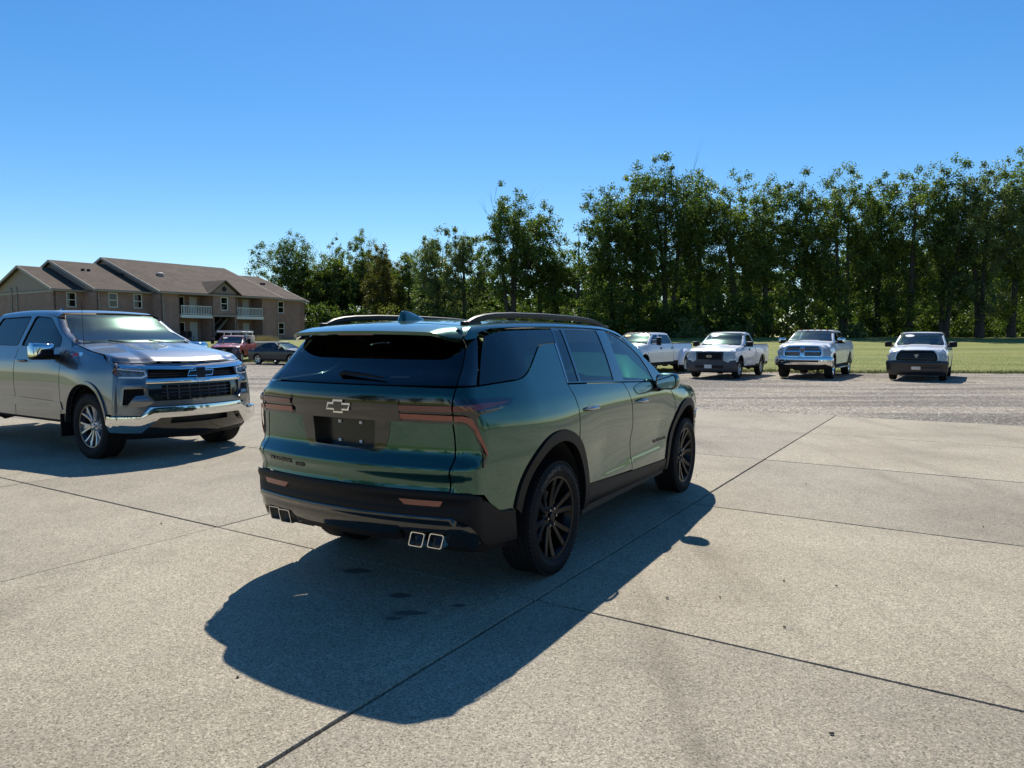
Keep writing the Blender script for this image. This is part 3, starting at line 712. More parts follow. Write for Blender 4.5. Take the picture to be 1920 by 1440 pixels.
# local frame: x along the facade, y to the back, z up
slope = .36
def wall_panel(name, x0, x1, z0, z1, y, holes=(), axis='x', mt=None, flip=1, parent=bld, lip=.0):
    """flat wall with window openings, 20 cm deep reveals"""
    outs = [(x0, z0), (x1, z0), (x1, z1), (x0, z1)]
    hs = [[(a, b), (c, b), (c, d), (a, d)] for a, b, c, d in holes]
    fn = (lambda u, v: np.stack([u, 0*u+y, v], -1)) if axis == 'x' else (lambda u, v: np.stack([0*u+y, u, v], -1))
    cc = (0, y+5*flip, 0) if axis == 'x' else (y+5*flip, 0, 0)
    V, F, N = panel_data(outs, fn, step=50, lip=.16, holes=hs, center=cc)
    o = obj(name, mesh(name, V, F), parent, mt or mbr); return o
def window(x, z, w, h, y, ax='x', parent=bld, sl=False):
    X = (lambda a, b, c: (x+a, y+b, z+c)) if ax == 'x' else (lambda a, b, c: (y+b, x+a, z+c))
    dim = (lambda a, b, c: (a, b, c)) if ax == 'x' else (lambda a, b, c: (b, a, c))
    t = .085; m = MB()
    for a, c, wa, hc in ((-w/2+t/2, 0, t, h), (w/2-t/2, 0, t, h), (0, -h/2+t/2, w-2*t, t), (0, h/2-t/2, w-2*t, t), (0, 0, w-2*t, .07)) if not sl else ((-w/2+t/2, 0, t, h), (w/2-t/2, 0, t, h), (0, -h/2+t/2, w-2*t, t), (0, h/2-t/2, w-2*t, t), (0, 0, .09, h-2*t)):
        m.box(X(a, .06, c), dim(wa, .07, hc))
    o = m.build('window', mwh, parent)
    MB().box(X(0, .09, 0), dim(w-.1, .012, h-.1)).build('pane', mgl, o)
    MB().box(X(0, .45, 0), dim(w, .02, h)).build('dark_backing', mdk, o)  # near-black sheet behind the pane: the unlit room's darkness put into the colour
    if not sl: MB().box(X(0, -.02, -h/2-.05), dim(w+.2, .12, .09)).build('sill', mtr, o)
    return o
def block(x0, x1, yf, yb, gableL=True, gableR=True, ov=.45, name='roof', capL=False, capR=False):
    yr = (yf+yb)/2; zr = EAVE+slope*(yr-yf); zo = EAVE-slope*ov; th = .16
    xa, xb = x0-(.4 if gableL else 0), x1+(.4 if gableR else 0)
    for s_, ye in ((1, yf-ov), (-1, yb+ov)):
        # sloping slab with its own frame so that the shingle rows follow the slope
        L = math.hypot(yr-ye, zr-zo); a = math.atan2(zr-zo, abs(yr-ye))
        o = MB().box(((xb-xa)/2, L/2, -th/2), (xb-xa, L, th)).build(name, msh, bld, loc=(xa if s_ > 0 else xb, ye, zo+th), rot=(a, 0, 0 if s_ > 0 else math.pi))
    MB().box(((xa+xb)/2, yf-ov-.06, zo+.03), (xb-xa, .12, .16)).build('gutter', mtr, bld)
    MB().box(((xa+xb)/2, yf-ov/2, zo-.045), (xb-xa-.02, ov, .04)).build('soffit', mtr, bld)
    for g, x, sx_ in ((gableL, x0, -1), (gableR, x1, 1)):
        if not g: continue
        for s_, ye in ((1, yf-ov), (-1, yb+ov)):
            L = math.hypot(yr-ye, zr-zo); a = math.atan2(zr-zo, abs(yr-ye))
            MB().box((0, L/2, -.02), (.05, L, .26)).build('rake_board', mtr, bld, loc=(x+sx_*.43, ye, zo+th-.10), rot=(a if s_ > 0 else a, 0, 0 if s_ > 0 else math.pi))
        tri = MB().add([(x, yf, EAVE-.3), (x, yb, EAVE-.3), (x, yb, EAVE), (x, yr, zr), (x, yf, EAVE)], [(0, 1, 2, 3, 4)]); tri.build('gable', msd, bld)
    return zr
WH, WW = 1.52, .95
Z1, Z2 = 1.55, FL2+1.42
# left wing
LX0, LX1, LY0, LY1 = -8.4, -5.5, 5.0, 19.1
MX0, MX1, MY0, MY1 = -5.55, 0, 2.2, 20.8
AX0, AX1, AY0, AY1 = 0, 15.1, 0, 23.0
hol = lambda xs: [(x-WW/2, z-WH/2, x+WW/2, z+WH/2) for x in xs for z in (Z1, Z2)]
def side(x0, x1, y, wins, extra=()):
    wall_panel('wall', x0, x1, -.6, EAVE, y, hol(wins)+list(extra))
    for x in wins:
        for z in (Z1, Z2): window(x, z, WW, WH, y)
side(LX0, LX1, LY0, [-6.75]); side(MX0, MX1, MY0, [-3.95, -1.35])
RX1 = 20.6; SX1 = 23.5
side(AX1, RX1, MY0, [17.3]); side(RX1, SX1, LY0, [])
for x, y0, y1, fl, h1 in ((LX0, LY0, LY1, 1, EAVE-.02), (MX0, MY0, LY0, 1, EAVE), (AX0, AY0, MY0, 1, EAVE), (SX1, LY0, LY1, -1, EAVE), (RX1, MY0, LY0, -1, EAVE), (AX1, AY0, MY0, -1, EAVE)):
    wall_panel('wall', y0, y1, -.6, h1, x, axis='y', flip=fl)
for x0, x1, y in ((LX0, LX1, LY1), (MX0, MX1, MY1), (AX0, AX1, AY1), (AX1, RX1, MY1), (RX1, SX1, LY1)):
    wall_panel('wall', x0, x1, -.6, EAVE, y, flip=-1)
block(LX0, LX1, LY0, LY1, True, False); block(MX0, MX1, MY0, MY1, True, False); block(AX0, AX1, AY0, AY1); block(AX1, RX1, MY0, MY1, False, True); block(RX1, SX1, LY0, LY1, False, True)
# main front with two balcony bays and a centre bay
B1, B2, B3, B4 = 2.05, 5.75, 8.95, 12.6
gt = EAVE+.0
for a, b, wn in ((0, B1, []), (B4, AX1, [13.6])): side(a, b, 0, [])
# centre bay with arch entrance
wall_panel('centre_wall', B2, B3, FL2-.1, EAVE+.2, -.35, [((B2+B3)/2-WW/2, Z2-WH/2, (B2+B3)/2+WW/2, Z2+WH/2)]); window((B2+B3)/2, Z2, WW, WH, -.35)
wall_panel('centre_wall', B2, B2+.25, -.6, FL2-.1, -.35); wall_panel('centre_wall', B3-.25, B3, -.6, FL2-.1, -.35)
for x, fl in ((B2, 1), (B3, -1)): wall_panel('bay_side', -.35, 3.4, -.6, EAVE, x, axis='y', flip=fl)
for x, fl in ((B1, -1), (B4, 1)): wall_panel('bay_side', 0, 2.4, -.6, EAVE, x, axis='y', flip=fl)
zc_ = EAVE; xm = (B2+B3)/2; hw_ = (B3-B2)/2
MB().add([(B2, -.35, zc_+.19), (B3, -.35, zc_+.19), (xm, -.35, zc_+.19+hw_*.75)], [(0, 1, 2)]).build('dormer_gable', msd, bld)
for s_ in (-1, 1):
    MB().add([(xm, -.75, zc_+.45+hw_*.75), (xm, 4.4, zc_+.45+hw_*.75), (xm+s_*(hw_+.5), 2.5, zc_+.02), (xm+s_*(hw_+.5), -.75, zc_+.02), (xm, -.75, zc_+.30+hw_*.75), (xm, 4.4, zc_+.30+hw_*.75), (xm+s_*(hw_+.5), 2.5, zc_-.10), (xm+s_*(hw_+.5), -.75, zc_-.10)],
             [(0, 1, 2, 3), (4, 5, 6, 7), (0, 3, 7, 4), (3, 2, 6, 7), (0, 1, 5, 4)]).build('dormer_roof', msh, bld)
MB().lathe([(0, 0), (.28, 0), (.28, .04), (.20, .05), (0, .05)], 18, 'y', (xm, -.42, zc_+.62)).build('gable_vent', mdk, bld)
MB().box((xm, -.5, FL2+.0), (hw_*2, .12, .18)).build('entrance_lintel', mtr, bld)
MB().box((xm, 3.2, 1.3), (hw_*2, .05, 3.2)).build('entrance_back', mdk, bld)
stp = MB()
for k in range(14): stp.box((B2+.5+k*.18, 1.6, .10+k*.19), (.22, 1.1, .05))
stp.tube([(B2+.5, 1.0, 1.1), (B2+3.0, 1.0, 3.7)], .04, 6).box((B2+1.7, 1.02, 1.35), (3.6, .05, .26), ry=-math.atan2(.19, .18)); stp.build('stairs', mcon, bld)
for a, b in ((B1, B2), (B3, B4)):
    for fz, zz in ((0, Z1), (1, Z2)):
        hs = [((a+b)/2-1.45, fz*FL2+.05, (a+b)/2-.1, fz*FL2+2.15), (b-1.35, fz*FL2+.05, b-.4, fz*FL2+2.15)] if a < 5 else [(a+.35, fz*FL2+.6, a+1.75, fz*FL2+2.15), (b-1.25, fz*FL2+.05, b-.3, fz*FL2+2.15)]
        w0 = hs[0]; d0 = hs[1]
        wall_panel('balcony_wall', a, b, fz*FL2-.6*(1-fz), fz*FL2+(2.88 if fz == 0 else EAVE-FL2), 1.9, [w0, d0])
        window((w0[0]+w0[2])/2, (w0[1]+w0[3])/2, w0[2]-w0[0], w0[3]-w0[1], 1.9, sl=True)
        MB().box(((d0[0]+d0[2])/2, 1.98, (d0[1]+d0[3])/2), (d0[2]-d0[0], .06, d0[3]-d0[1])).build('apartment_door', mdoor, bld)
    MB().box(((a+b)/2, .80, FL2-.12), (b-a, 2.2, .20)).build('balcony_floor', mwh, bld)
    MB().box(((a+b)/2, -.33, FL2-.14), (b-a+.1, .06, .34)).build('balcony_fascia', mwh, bld)
    MB().box(((a+b)/2, 1.0, -.05), (b-a, 2.0, .2)).build('patio', mcon, bld)
    rl = MB().box(((a+b)/2, -.25, FL2+1.02), (b-a, .06, .07)).box(((a+b)/2, -.25, FL2+.14), (b-a, .05, .06)).build('balcony_railing', mwh, bld)
    n = int((b-a)/.20); bal = MB()
    me = mesh('baluster', *[(lambda m_: (m_.v, m_.f))(MB().box((0, 0, 0), (.055, .04, .82)))][0])
    for k in range(n+1): obj('baluster', me, rl, mwh if not me.materials else None, loc=(a+.04+(b-a-.08)*k/n, -.25, FL2+.58))
# foundation, roof vents, downpipes, meter pipes
for x0, x1, y in ((LX0, LX1, LY0), (MX0, MX1, MY0), (0, B1, 0), (B4, AX1, 0), (AX1, RX1, MY0), (RX1, SX1, LY0)): MB().box(((x0+x1)/2, y-.03, -.1), (x1-x0, .05, .9)).build('foundation_course', mcon, bld)
for x, y in ((3.2, 5.6),): z = EAVE+slope*y; MB().lathe([(.36, 0), (.36, .22), (.46, .24), (.40, .40), (.18, .50), (0, .52)], 16, 'z', (x, y, z)).build('roof_turbine_vent', mtr, bld, smooth=True)
for x, y0, dy in ((-4.0, MY0, 6.0), (-3.4, MY0, 6.0), (-.8, MY0, 5.2), (-.3, MY0, 5.2), (18.6, MY0, 5.6), (19.0, MY0, 5.6)):
    z = EAVE+slope*dy; MB().box((x, y0+dy, z+.2), (.28, .28, .34), bev=.04).build('roof_vent', mdk, bld)
for x, y in ((.12, -.08), (MX0+.12, MY0-.08), (AX1-.12, -.08)): MB().tube([(x, y, EAVE-.1), (x, y, -.3)], .05, 8).build('downpipe', mtr, bld)
for y in (14.5, 13.2): MB().tube([(LX0-.08, y, 2.0), (LX0-.08, y, EAVE+.1), (LX0-.08, y+.25, EAVE+.5)], .06, 8).build('meter_pipe', mtr, bld)
MB().box((LX0-.03, (LY0+LY1)/2, EAVE-.2), (.05, LY1-LY0, .22)).build('gable_band', mtr, bld)
# things around it
def bworld(x, y, z=0): p = O_+D_*x+Nn*y; return (p[0], p[1], BZ+z)
for i, (x, y) in enumerate(((3.1, .9), (3.9, 1.0))):
    ch = MB().box((0, 0, .42), (.5, .5, .05)).box((0, .24, .75), (.5, .05, .6))
    for a in (-.22, .22):
        for b in (-.22, .22): ch.box((a, b, .2), (.04, .04, .42))
    o = ch.build('patio_chair', mdk, None, loc=bworld(x, y, .05), rot=(0, 0, ang)); tag(o, ('dark patio chair on the ground floor patio, nearer the door', 'dark patio chair on the ground floor patio, nearer the building corner')[1-i], 'chair')
# ---------------------------------------------------------------- trees
def leaf_mat(name, stops, tr=.5):
    m = bpy.data.materials.new(name); m.use_nodes = True; t = m.node_tree; t.nodes.remove(t.nodes['Principled BSDF'])
    g = N_(m, 'ShaderNodeNewGeometry'); c = ramp(m, g.outputs['Random Per Island'], stops)
    n = noise(m, .55, 3, .6, g.outputs['Position']); c = mixc(m, c, ramp(m, n, [(.35, (1.2, 1.3, 1.25)), (.65, (2.1, 2.05, 1.6))]), .8, 'MULTIPLY')
    d = N_(m, 'ShaderNodeBsdfPrincipled'); d.inputs['Roughness'].default_value = .42; d.inputs['Specular IOR Level'].default_value = .22; L_(m, c, d.inputs['Base Color'])
    tl = N_(m, 'ShaderNodeBsdfTranslucent'); c2 = mixc(m, c, (1.3, 1.5, .5), .8, 'MULTIPLY'); L_(m, c2, tl.inputs['Color'])
    x = N_(m, 'ShaderNodeMixShader'); x.inputs[0].default_value = tr; L_(m, d.outputs[0], x.inputs[1]); L_(m, tl.outputs[0], x.inputs[2])
    L_(m, x.outputs[0], t.nodes['Material Output'].inputs['Surface']); return m
LM = {
 'dark': leaf_mat('leaves_dark', [(0, (.030, .050, .018)), (.5, (.055, .085, .026)), (.9, (.09, .12, .036)), (1, (.15, .15, .05))]),
 'mid': leaf_mat('leaves_mid', [(0, (.040, .062, .020)), (.5, (.080, .110, .032)), (.9, (.13, .155, .045)), (1, (.19, .18, .06))]),
 'olive': leaf_mat('leaves_olive', [(0, (.05, .058, .018)), (.5, (.095, .10, .028)), (.9, (.15, .14, .04)), (1, (.22, .17, .05))]),
 'grey': leaf_mat('leaves_grey', [(0, (.045, .062, .030)), (.5, (.085, .108, .055)), (.9, (.14, .16, .085)), (1, (.20, .20, .11))]),
 'brown': leaf_mat('leaves_brown', [(0, (.045, .045, .016)), (.5, (.075, .072, .024)), (.9, (.11, .095, .032)), (1, (.15, .11, .04))])}
mbk = mat('bark', (.055, .045, .036), .9); L_(mbk, ramp(mbk, noise(mbk, 5, 4, .7), [(.35, (.028, .023, .018)), (.65, (.085, .070, .055))]), bsdf(mbk).inputs['Base Color'])
tr_rng = np.random.RandomState(11)
def leaves(centers, rad, per, size, rng, flat=.8, clamp=None):
    n = len(centers)*per; c = np.repeat(centers, per, 0); rr = np.repeat(rad, per)
    d = rng.normal(0, 1, (n, 3)); d /= np.linalg.norm(d, axis=1)[:, None]; d *= (rng.rand(n)**.6*rng.uniform(.7, 1.35, n))[:, None]; d[:, 2] *= flat
    p = c+d*rr[:, None]; s = size*rng.uniform(.55, 1.35, n)
    a = rng.normal(0, 1, (n, 3)); a /= np.linalg.norm(a, axis=1)[:, None]; b = np.cross(a, rng.normal(0, 1, (n, 3))); b /= np.linalg.norm(b, axis=1)[:, None]
    a *= s[:, None]; b *= (s*.6)[:, None]
    return np.stack([p-a, p+b, p+a, p-b], 1).reshape(-1, 3)
def tree(px, top, hw, Y, kind, label, dens_=1.0, trunks=1, low=.12, gap=.0, group='trees along the far edge of the lawn', name='leafy_tree', seed=0, lean=0, leafsz=.112, bare=False):
    rng = np.random.RandomState(1000+seed)
    X = (px-960)/1335*Y; z0 = float(gz(X, Y)); H = CAM_H+(632-top)/1335*Y-z0; Rr = hw/1335*Y
    root = empty(name, (X, Y, z0)); tag(root, label, 'tree', group)
    tb = MB(); tips = []
    th = H*rng.uniform(.50, .62)
    for t in range(trunks):
        bx, by = (rng.uniform(-.25, .25)*trunks*.7, rng.uniform(-.3, .3)) if trunks > 1 else (0, 0)
        ox = rng.uniform(-.4, .4)*Rr*(.9 if trunks > 1 else .35)+lean*H*.1; oy = rng.uniform(-.3, .3)*Rr
        r0 = (.017*H+.05)*(1 if trunks == 1 else .72)
        P = [(bx, by, -.15), (bx+ox*.06, by, H*.06), (bx+ox*.3+rng.normal(0, .08), by+oy*.3, H*.28), (bx+ox*.65+rng.normal(0, .12), by+oy*.6, H*.52), (bx+ox, by+oy, H*.68), (bx+ox*1.1, by+oy, H*.82)]
        tb.tube(P, [r0*1.35, r0, r0*.8, r0*.55, r0*.3, r0*.08], 7)
        for k in range(9 if not bare else 16):
            f = rng.uniform(.22, .88) if not bare else rng.uniform(.3, .9); q = np.interp(f*H, [a[2] for a in P], [a[0] for a in P]), np.interp(f*H, [a[2] for a in P], [a[1] for a in P]), f*H
            an = rng.uniform(0, 6.28); ln = Rr*(1.05-.55*f)*rng.uniform(.6, 1.05); up = ln*rng.uniform(.5, 1.2)
            e = (q[0]+math.cos(an)*ln, q[1]+math.sin(an)*ln*.9, min(q[2]+up, H*.97)); m_ = (q[0]+math.cos(an)*ln*.5, q[1]+math.sin(an)*ln*.45, q[2]+up*.35)
            rb = r0*.33*(1.1-f); tb.tube([q, m_, e], [rb, rb*.6, rb*.15], 5, caps=False)
            tips.append(e); tips.append(m_)
            for w_ in range(2 if not bare else 4):
                e2 = (e[0]+rng.normal(0, .3)*ln*.6, e[1]+rng.normal(0, .3)*ln*.6, min(e[2]+rng.uniform(.0, .5)*ln, H*.99)); tb.tube([m_, e2], [rb*.4, rb*.1], 4, caps=False); tips.append(e2)
    tb.build('trunk', mbk, root, smooth=True)
    if bare: return root
    # crown: clumps of leaves in a handful of overlapping lobes, one or two per leader
    nl = rng.randint(6, 9); lobes = []
    z_lo = H*low
    for k in range(nl):
        if k == 0: ox, tz = rng.uniform(-.15, .15)*Rr, H
        elif k < 3: ox, tz = rng.uniform(-.6, .6)*Rr, H*rng.uniform(.86, .97)
        else: ox, tz = rng.uniform(-.75, .75)*Rr, H*rng.uniform(.55, .82)
        rx = Rr*rng.uniform(.50, .74)*(1 if k else .95); rz = (tz-z_lo)*rng.uniform(.24, .36) if k > 2 else H*rng.uniform(.20, .28)
        rx = min(rx, Rr*1.05-abs(ox)*.5); lobes.append((ox, rng.uniform(-.4, .4)*Rr, tz-rz, rx, rx*.9, rz))
    lobes.append((0, 0, (z_lo+H*.62)/2+H*.06, Rr*.86, Rr*.75, (H*.70-z_lo)/2))
    lobes.append((rng.uniform(-.2, .2)*Rr, 0, z_lo+H*.16, Rr*.92, Rr*.8, H*.15))
    vol = np.array([a[3]*a[4]*a[5] for a in lobes])**.6; vol /= vol.sum()
    nc = int((60+3.1*H*Rr)*dens_); C = []; ph = rng.uniform(0, 6.28, 3)
    for q in rng.choice(len(lobes), nc*2, p=vol):
        if len(C) >= nc: break
        l = lobes[q]; d = rng.normal(0, 1, 3); d /= np.linalg.norm(d); d = d*rng.rand()**.36
        x, y, z = l[0]+d[0]*l[3]+lean*l[2]*.1, l[1]+d[1]*l[4], l[2]+d[2]*l[5]
        if z < z_lo*.8: continue
        if gap and (math.sin(x*1.3+ph[0])*math.sin(z*1.0+ph[1])) > 1-gap*1.5: continue
        C.append((x, y, z))
    T = [t for t in tips if H*low < t[2] < H*.78]
    C = np.array(C+T); C[:, 2] = np.minimum(C[:, 2], H*1.0)
    rad = rng.uniform(.35, 1.0, len(C))*(.50+.024*H)*np.where(C[:, 2] > H*.84, .9, 1)
    per = 84
    sprig = C[C[:, 2] > H*.6]; 
    V = leaves(C, rad, per, leafsz, rng, flat=1.0)
    # thin sprays at the outline
    o = C[rng.randint(0, len(C), int(len(C)*.5))]; dirs = o-np.array([0, 0, H*.5]); dirs /= np.maximum(np.linalg.norm(dirs, axis=1), .1)[:, None]
    V2 = leaves(o+dirs*rng.uniform(.2, .75, len(o))[:, None], np.full(len(o), .45), 14, leafsz*.85, rng)
    V = np.concatenate([V, V2])
    obj('crown', fastmesh('crown', V, np.arange(len(V)).reshape(-1, 4)), root, LM[kind])
    return root
TR = [  # px, top, half width, distance, foliage, density, trunks, low, gap, label
 (556, 432, 52, 92, 'dark', 1.3, 2, .05, 0, 'dense dark green round tree beside the right end of the brick apartment building'),
 (628, 446, 38, 95, 'mid', 1.0, 1, .06, .1, 'mid green tree just right of the dense dark tree by the apartments'),
 (680, 430, 36, 96, 'mid', .9, 2, .08, .2, 'loose green tree with feathery top, left of the brownish tree'),
 (722, 456, 28, 94, 'brown', 1.2, 1, .04, 0, 'rust brown tinged tree above the left end of the SUV roof'),
 (765, 464, 20, 97, 'mid', .8, 1, .06, .2, 'slim short tree in the dip right of the brownish tree'),
 (822, 428, 42, 92, 'grey', 1.0, 2, .05, .1, 'grey green tree above the roof fin of the SUV'),
 (872, 412, 36, 90, 'grey', .9, 1, .06, .15, 'pale grey green pointed tree left of the tall open crowned tree'),
 (956, 346, 58, 86, 'dark', .9, 3, .22, .35, 'tall open crowned tree with several bare forked trunks above the SUV roof'),
 (1012, 382, 34, 88, 'dark', .9, 1, .18, .2, 'tall narrow tree leaning against the open crowned tree on its right'),
 (1042, 446, 36, 86, 'mid', 1.1, 1, .05, .05, 'lower rounded tree above the right roof rail'),
 (1150, 340, 46, 80, 'dark', 1.3, 2, .04, 0, 'dense dark tree at the left end of the tallest group'),
 (1192, 322, 40, 82, 'mid', 1.1, 1, .06, .05, 'leafy tree leaning left, between the dense end tree and the tallest tree'),
 (1250, 273, 62, 79, 'dark', 1.0, 3, .22, .25, 'tallest tree of the row with long dark bare trunks and open crown'),
 (1308, 292, 32, 82, 'mid', .9, 1, .2, .2, 'slender tree rising just right of the tallest tree'),
 (1372, 322, 46, 78, 'mid', 1.05, 2, .08, .1, 'green tree with forked trunk behind the single cab white pickup'),
 (1432, 317, 42, 79, 'mid', 1.0, 1, .10, .12, 'slightly lighter green tree left of the gap where sky shows low down'),
 (1500, 316, 46, 80, 'dark', 1.0, 2, .14, .22, 'dark tree behind the chrome bumper pickup with sky showing through its base'),
 (1576, 305, 50, 78, 'mid', 1.05, 2, .10, .15, 'broad green tree with ragged flat top, centre of the right hand row'),
 (1642, 328, 40, 79, 'dark', 1.2, 1, .06, .02, 'dark dense tree with slightly lower top in the right hand row'),
 (1702, 308, 48, 77, 'mid', 1.1, 1, .06, .05, 'tree with windswept top above the black bumper pickup'),
 (1768, 296, 42, 76, 'dark', 1.1, 2, .08, .1, 'dark green tree left of the silvery crowned tree'),
 (1828, 288, 54, 75, 'grey', 1.05, 2, .10, .1, 'silvery light green tree with visible trunk near the right edge'),
 (1893, 276, 46, 76, 'mid', 1.15, 1, .05, .03, 'tall tree at the right edge of the picture'),
 (1960, 300, 50, 77, 'dark', 1.1, 1, .05, .03, 'dark tree cut by the right edge of the picture')]
for i, (px, tp, hw, Y, kd, dn, tk, lo, gp, lb) in enumerate(TR): tree(px, tp, hw*1.34, Y+(24 if px < 700 else 14 if px < 800 else 0), kd, lb, dn, tk, lo, gp, seed=i)
tree(1084, 398, 14, 84, 'dark', 'bare leafless tree with thin upright twigs in the gap of the row', name='bare_tree', seed=77, bare=True)
b2 = np.random.RandomState(5)
BK = [(600, 495, 60), (700, 500, 55), (770, 520, 55), (850, 490, 55), (930, 480, 55), (1000, 500, 50), (1075, 545, 45), (1120, 450, 50), (1200, 470, 60), (1300, 440, 60), (1400, 450, 55), (1535, 440, 46), (1620, 430, 60), (1720, 420, 60), (1820, 420, 60), (1910, 410, 60)]
BKL = ['dense dark tree by the apartments', 'rust brown tinged tree', 'slim tree in the dip', 'grey green trees', 'left side of the open crowned tree', 'right side of the open crowned tree', 'bare leafless tree', 'dense dark end tree', 'tree leaning left beside the tallest one', 'slender tree beside the tallest one', 'forked tree above the single cab pickup', 'gap above the chrome bumper pickup', 'broad ragged tree', 'windswept tree', 'silvery crowned tree', 'tall tree at the right edge']
for i, (px, tp, hw) in enumerate(BK):
    tree(px, tp+(30 if px > 780 else -12), hw*1.45, 99+b2.uniform(-2, 4)+(20 if px < 780 else 0), ('mid', 'dark', 'dark')[i % 3], 'lower tree of the second row behind the '+BKL[i], .85, 1, .0, .05, group='trees of the second row', name='background_tree', seed=200+i, leafsz=.22)
# undergrowth along the foot of the trees
def bush(px, Y, w, h, kind, label=None, seed=0, sz=.12, dn=1.0, name='bush'):
    rng = np.random.RandomState(3000+seed); X = (px-960)/1335*Y; z0 = float(gz(X, Y)); n = int(26*dn)
    C = np.stack([rng.normal(0, w*.42, n), rng.normal(0, w*.35, n), rng.uniform(.05, 1, n)**1.2*h], 1)
    V = leaves(C, rng.uniform(.3, .7, n)*h*.5, 60, sz, rng)
    o = obj(name, fastmesh('bush', V, np.arange(len(V)).reshape(-1, 4)), None, LM[kind], loc=(X, Y, z0))
    return tag(o, label, 'bush', 'bushes under the tree row')
BL = 'leafy bush at the foot of the tree row behind the lawn'
ug = []; ur = np.random.RandomState(9)
for i in range(190):
    px = ur.uniform(575, 1990); Y = ur.uniform(76, 90) if px > 1090 else (ur.uniform(88, 98) if px > 780 else ur.uniform(106, 114))
    if 1455 < px < 1515 and Y < 200 and ur.rand() < .75: continue
    X = (px-960)/1335*Y; h = ur.uniform(1.5, 5.5); n = 22
    C = np.stack([X+ur.normal(0, 1.6, n), Y+ur.normal(0, 1, n), gz(X, Y)+ur.uniform(0, 1, n)**1.1*h], 1); ug.append(leaves(C, ur.uniform(.4, 1, n), 50, .15, ur))
V = np.concatenate(ug); tag(obj('undergrowth', fastmesh('undergrowth', V, np.arange(len(V)).reshape(-1, 4)), None, LM['dark']), 'tangled undergrowth between the trunks of the tree row', 'undergrowth', kind='stuff')
bush(1288, 74, 2.2, 2.0, 'grey', 'pale flowering bush on the lawn edge behind the double wheeled white pickup', 1)
bush(1392, 75, 1.5, 1.6, 'grey', 'small pale bush behind the single cab pickup roof', 2)
bush(1462, 77, 3.0, 2.2, 'brown', 'reddish brown bush behind the roof of the chrome bumper pickup', 3)
bush(1600, 75, 1.8, 1.5, 'grey', 'pale bush right of the chrome bumper pickup at the tree foot', 4)
bush(745, 89, 3.0, 4.0, 'olive', 'yellow green bush above the left roof rail of the SUV', 5)

# trees behind and beside the photographer, mirrored in the paintwork
src = [o for o in bpy.data.objects if o.get('category') == 'tree' and o.name.startswith('leafy_tree')]
rb = np.random.RandomState(21)
for k in range(22):
    an = R_(200+k*9.6) if k < 17 else R_(-20+(k-17)*9)
    d = rb.uniform(42, 60); s_ = src[(k*5) % len(src)]
    c = s_.copy(); link(c); c.location = (math.cos(an)*d, math.sin(an)*d, -.1); c.rotation_euler = (0, 0, rb.uniform(0, 6.28)); z = rb.uniform(.5, .85); c.scale = (z*1.15, z*1.15, z)
    c['label'] = 'tree standing behind the photographer'; c['group'] = 'trees behind the photographer'
    for ch in s_.children: e = ch.copy(); link(e); e.parent = c
# ---------------------------------------------------------------- the green car
def bowtie(fn, parent, u0, z0, w, h, du, center, matd, matc, name='emblem', off=.006):
    k = .33; s = .18                     # cross with slanted ends
    def shape(q):
        W, H = w/2+q, h/2+q; a = w*.17+q*.8; b = h*.21+q
        return [(-a-.1*a, b), (-a*.86, H), (a*1.14, H), (a*.96, b), (W, b), (W-h*.30, -b), (a*.96-.1*a, -b), (a*.86, -H), (-a*1.14, -H), (-a*1.0, -b), (-W, -b), (-W+h*.30, b)]
    for nm, q, mt, o_, th in (('emblem_border', .010, matc, off, .008), ('emblem_centre', -.001, matd, off+.008, .003)):
        pol = [(u0+du*x, z0+y) for x, y in shape(q)]
        e = 2e-3; mb = MB(); A = np.array(pol); P = fn(A[:, 0], A[:, 1]); N = np.cross(fn(A[:, 0]+e, A[:, 1])-P, fn(A[:, 0], A[:, 1]+e)-P)
        N /= np.linalg.norm(N, axis=1)[:, None]; N *= np.sign(np.sum(N*(P-np.array(center)), 1).sum()); n = len(pol)
        B = P+N*o_; T = P+N*(o_+th)
        v = [tuple(x) for x in B]+[tuple(x) for x in T]
        mb.add(v, [tuple(range(n, 2*n))]+[(i, (i+1) % n, n+(i+1) % n, n+i) for i in range(n)])
        mb.build(nm, mt, parent)
def well(parent, cx, r, cz=.42, yo=.93, yi=.42, name='wheel_liner'):
    a = MB(); P = arc(cx, cz, r, -12, 192, 20); v = []; f = []
    for s_ in (1,):
        v = [(x, -yo, z) for x, z in P] + [(x, -yi, z) for x, z in P]; n = len(P)
        f = [(i, i+1, n+i+1, n+i) for i in range(n-1)]; v.append((cx, -yi, cz-.2)); f += [(n+i, n+i+1, 2*n) for i in range(n-1)]
    for m_ in (1, -1):
        MB().add([(x, y*m_, z) for x, y, z in v], f).build(name, M['liner'], parent, smooth=True)
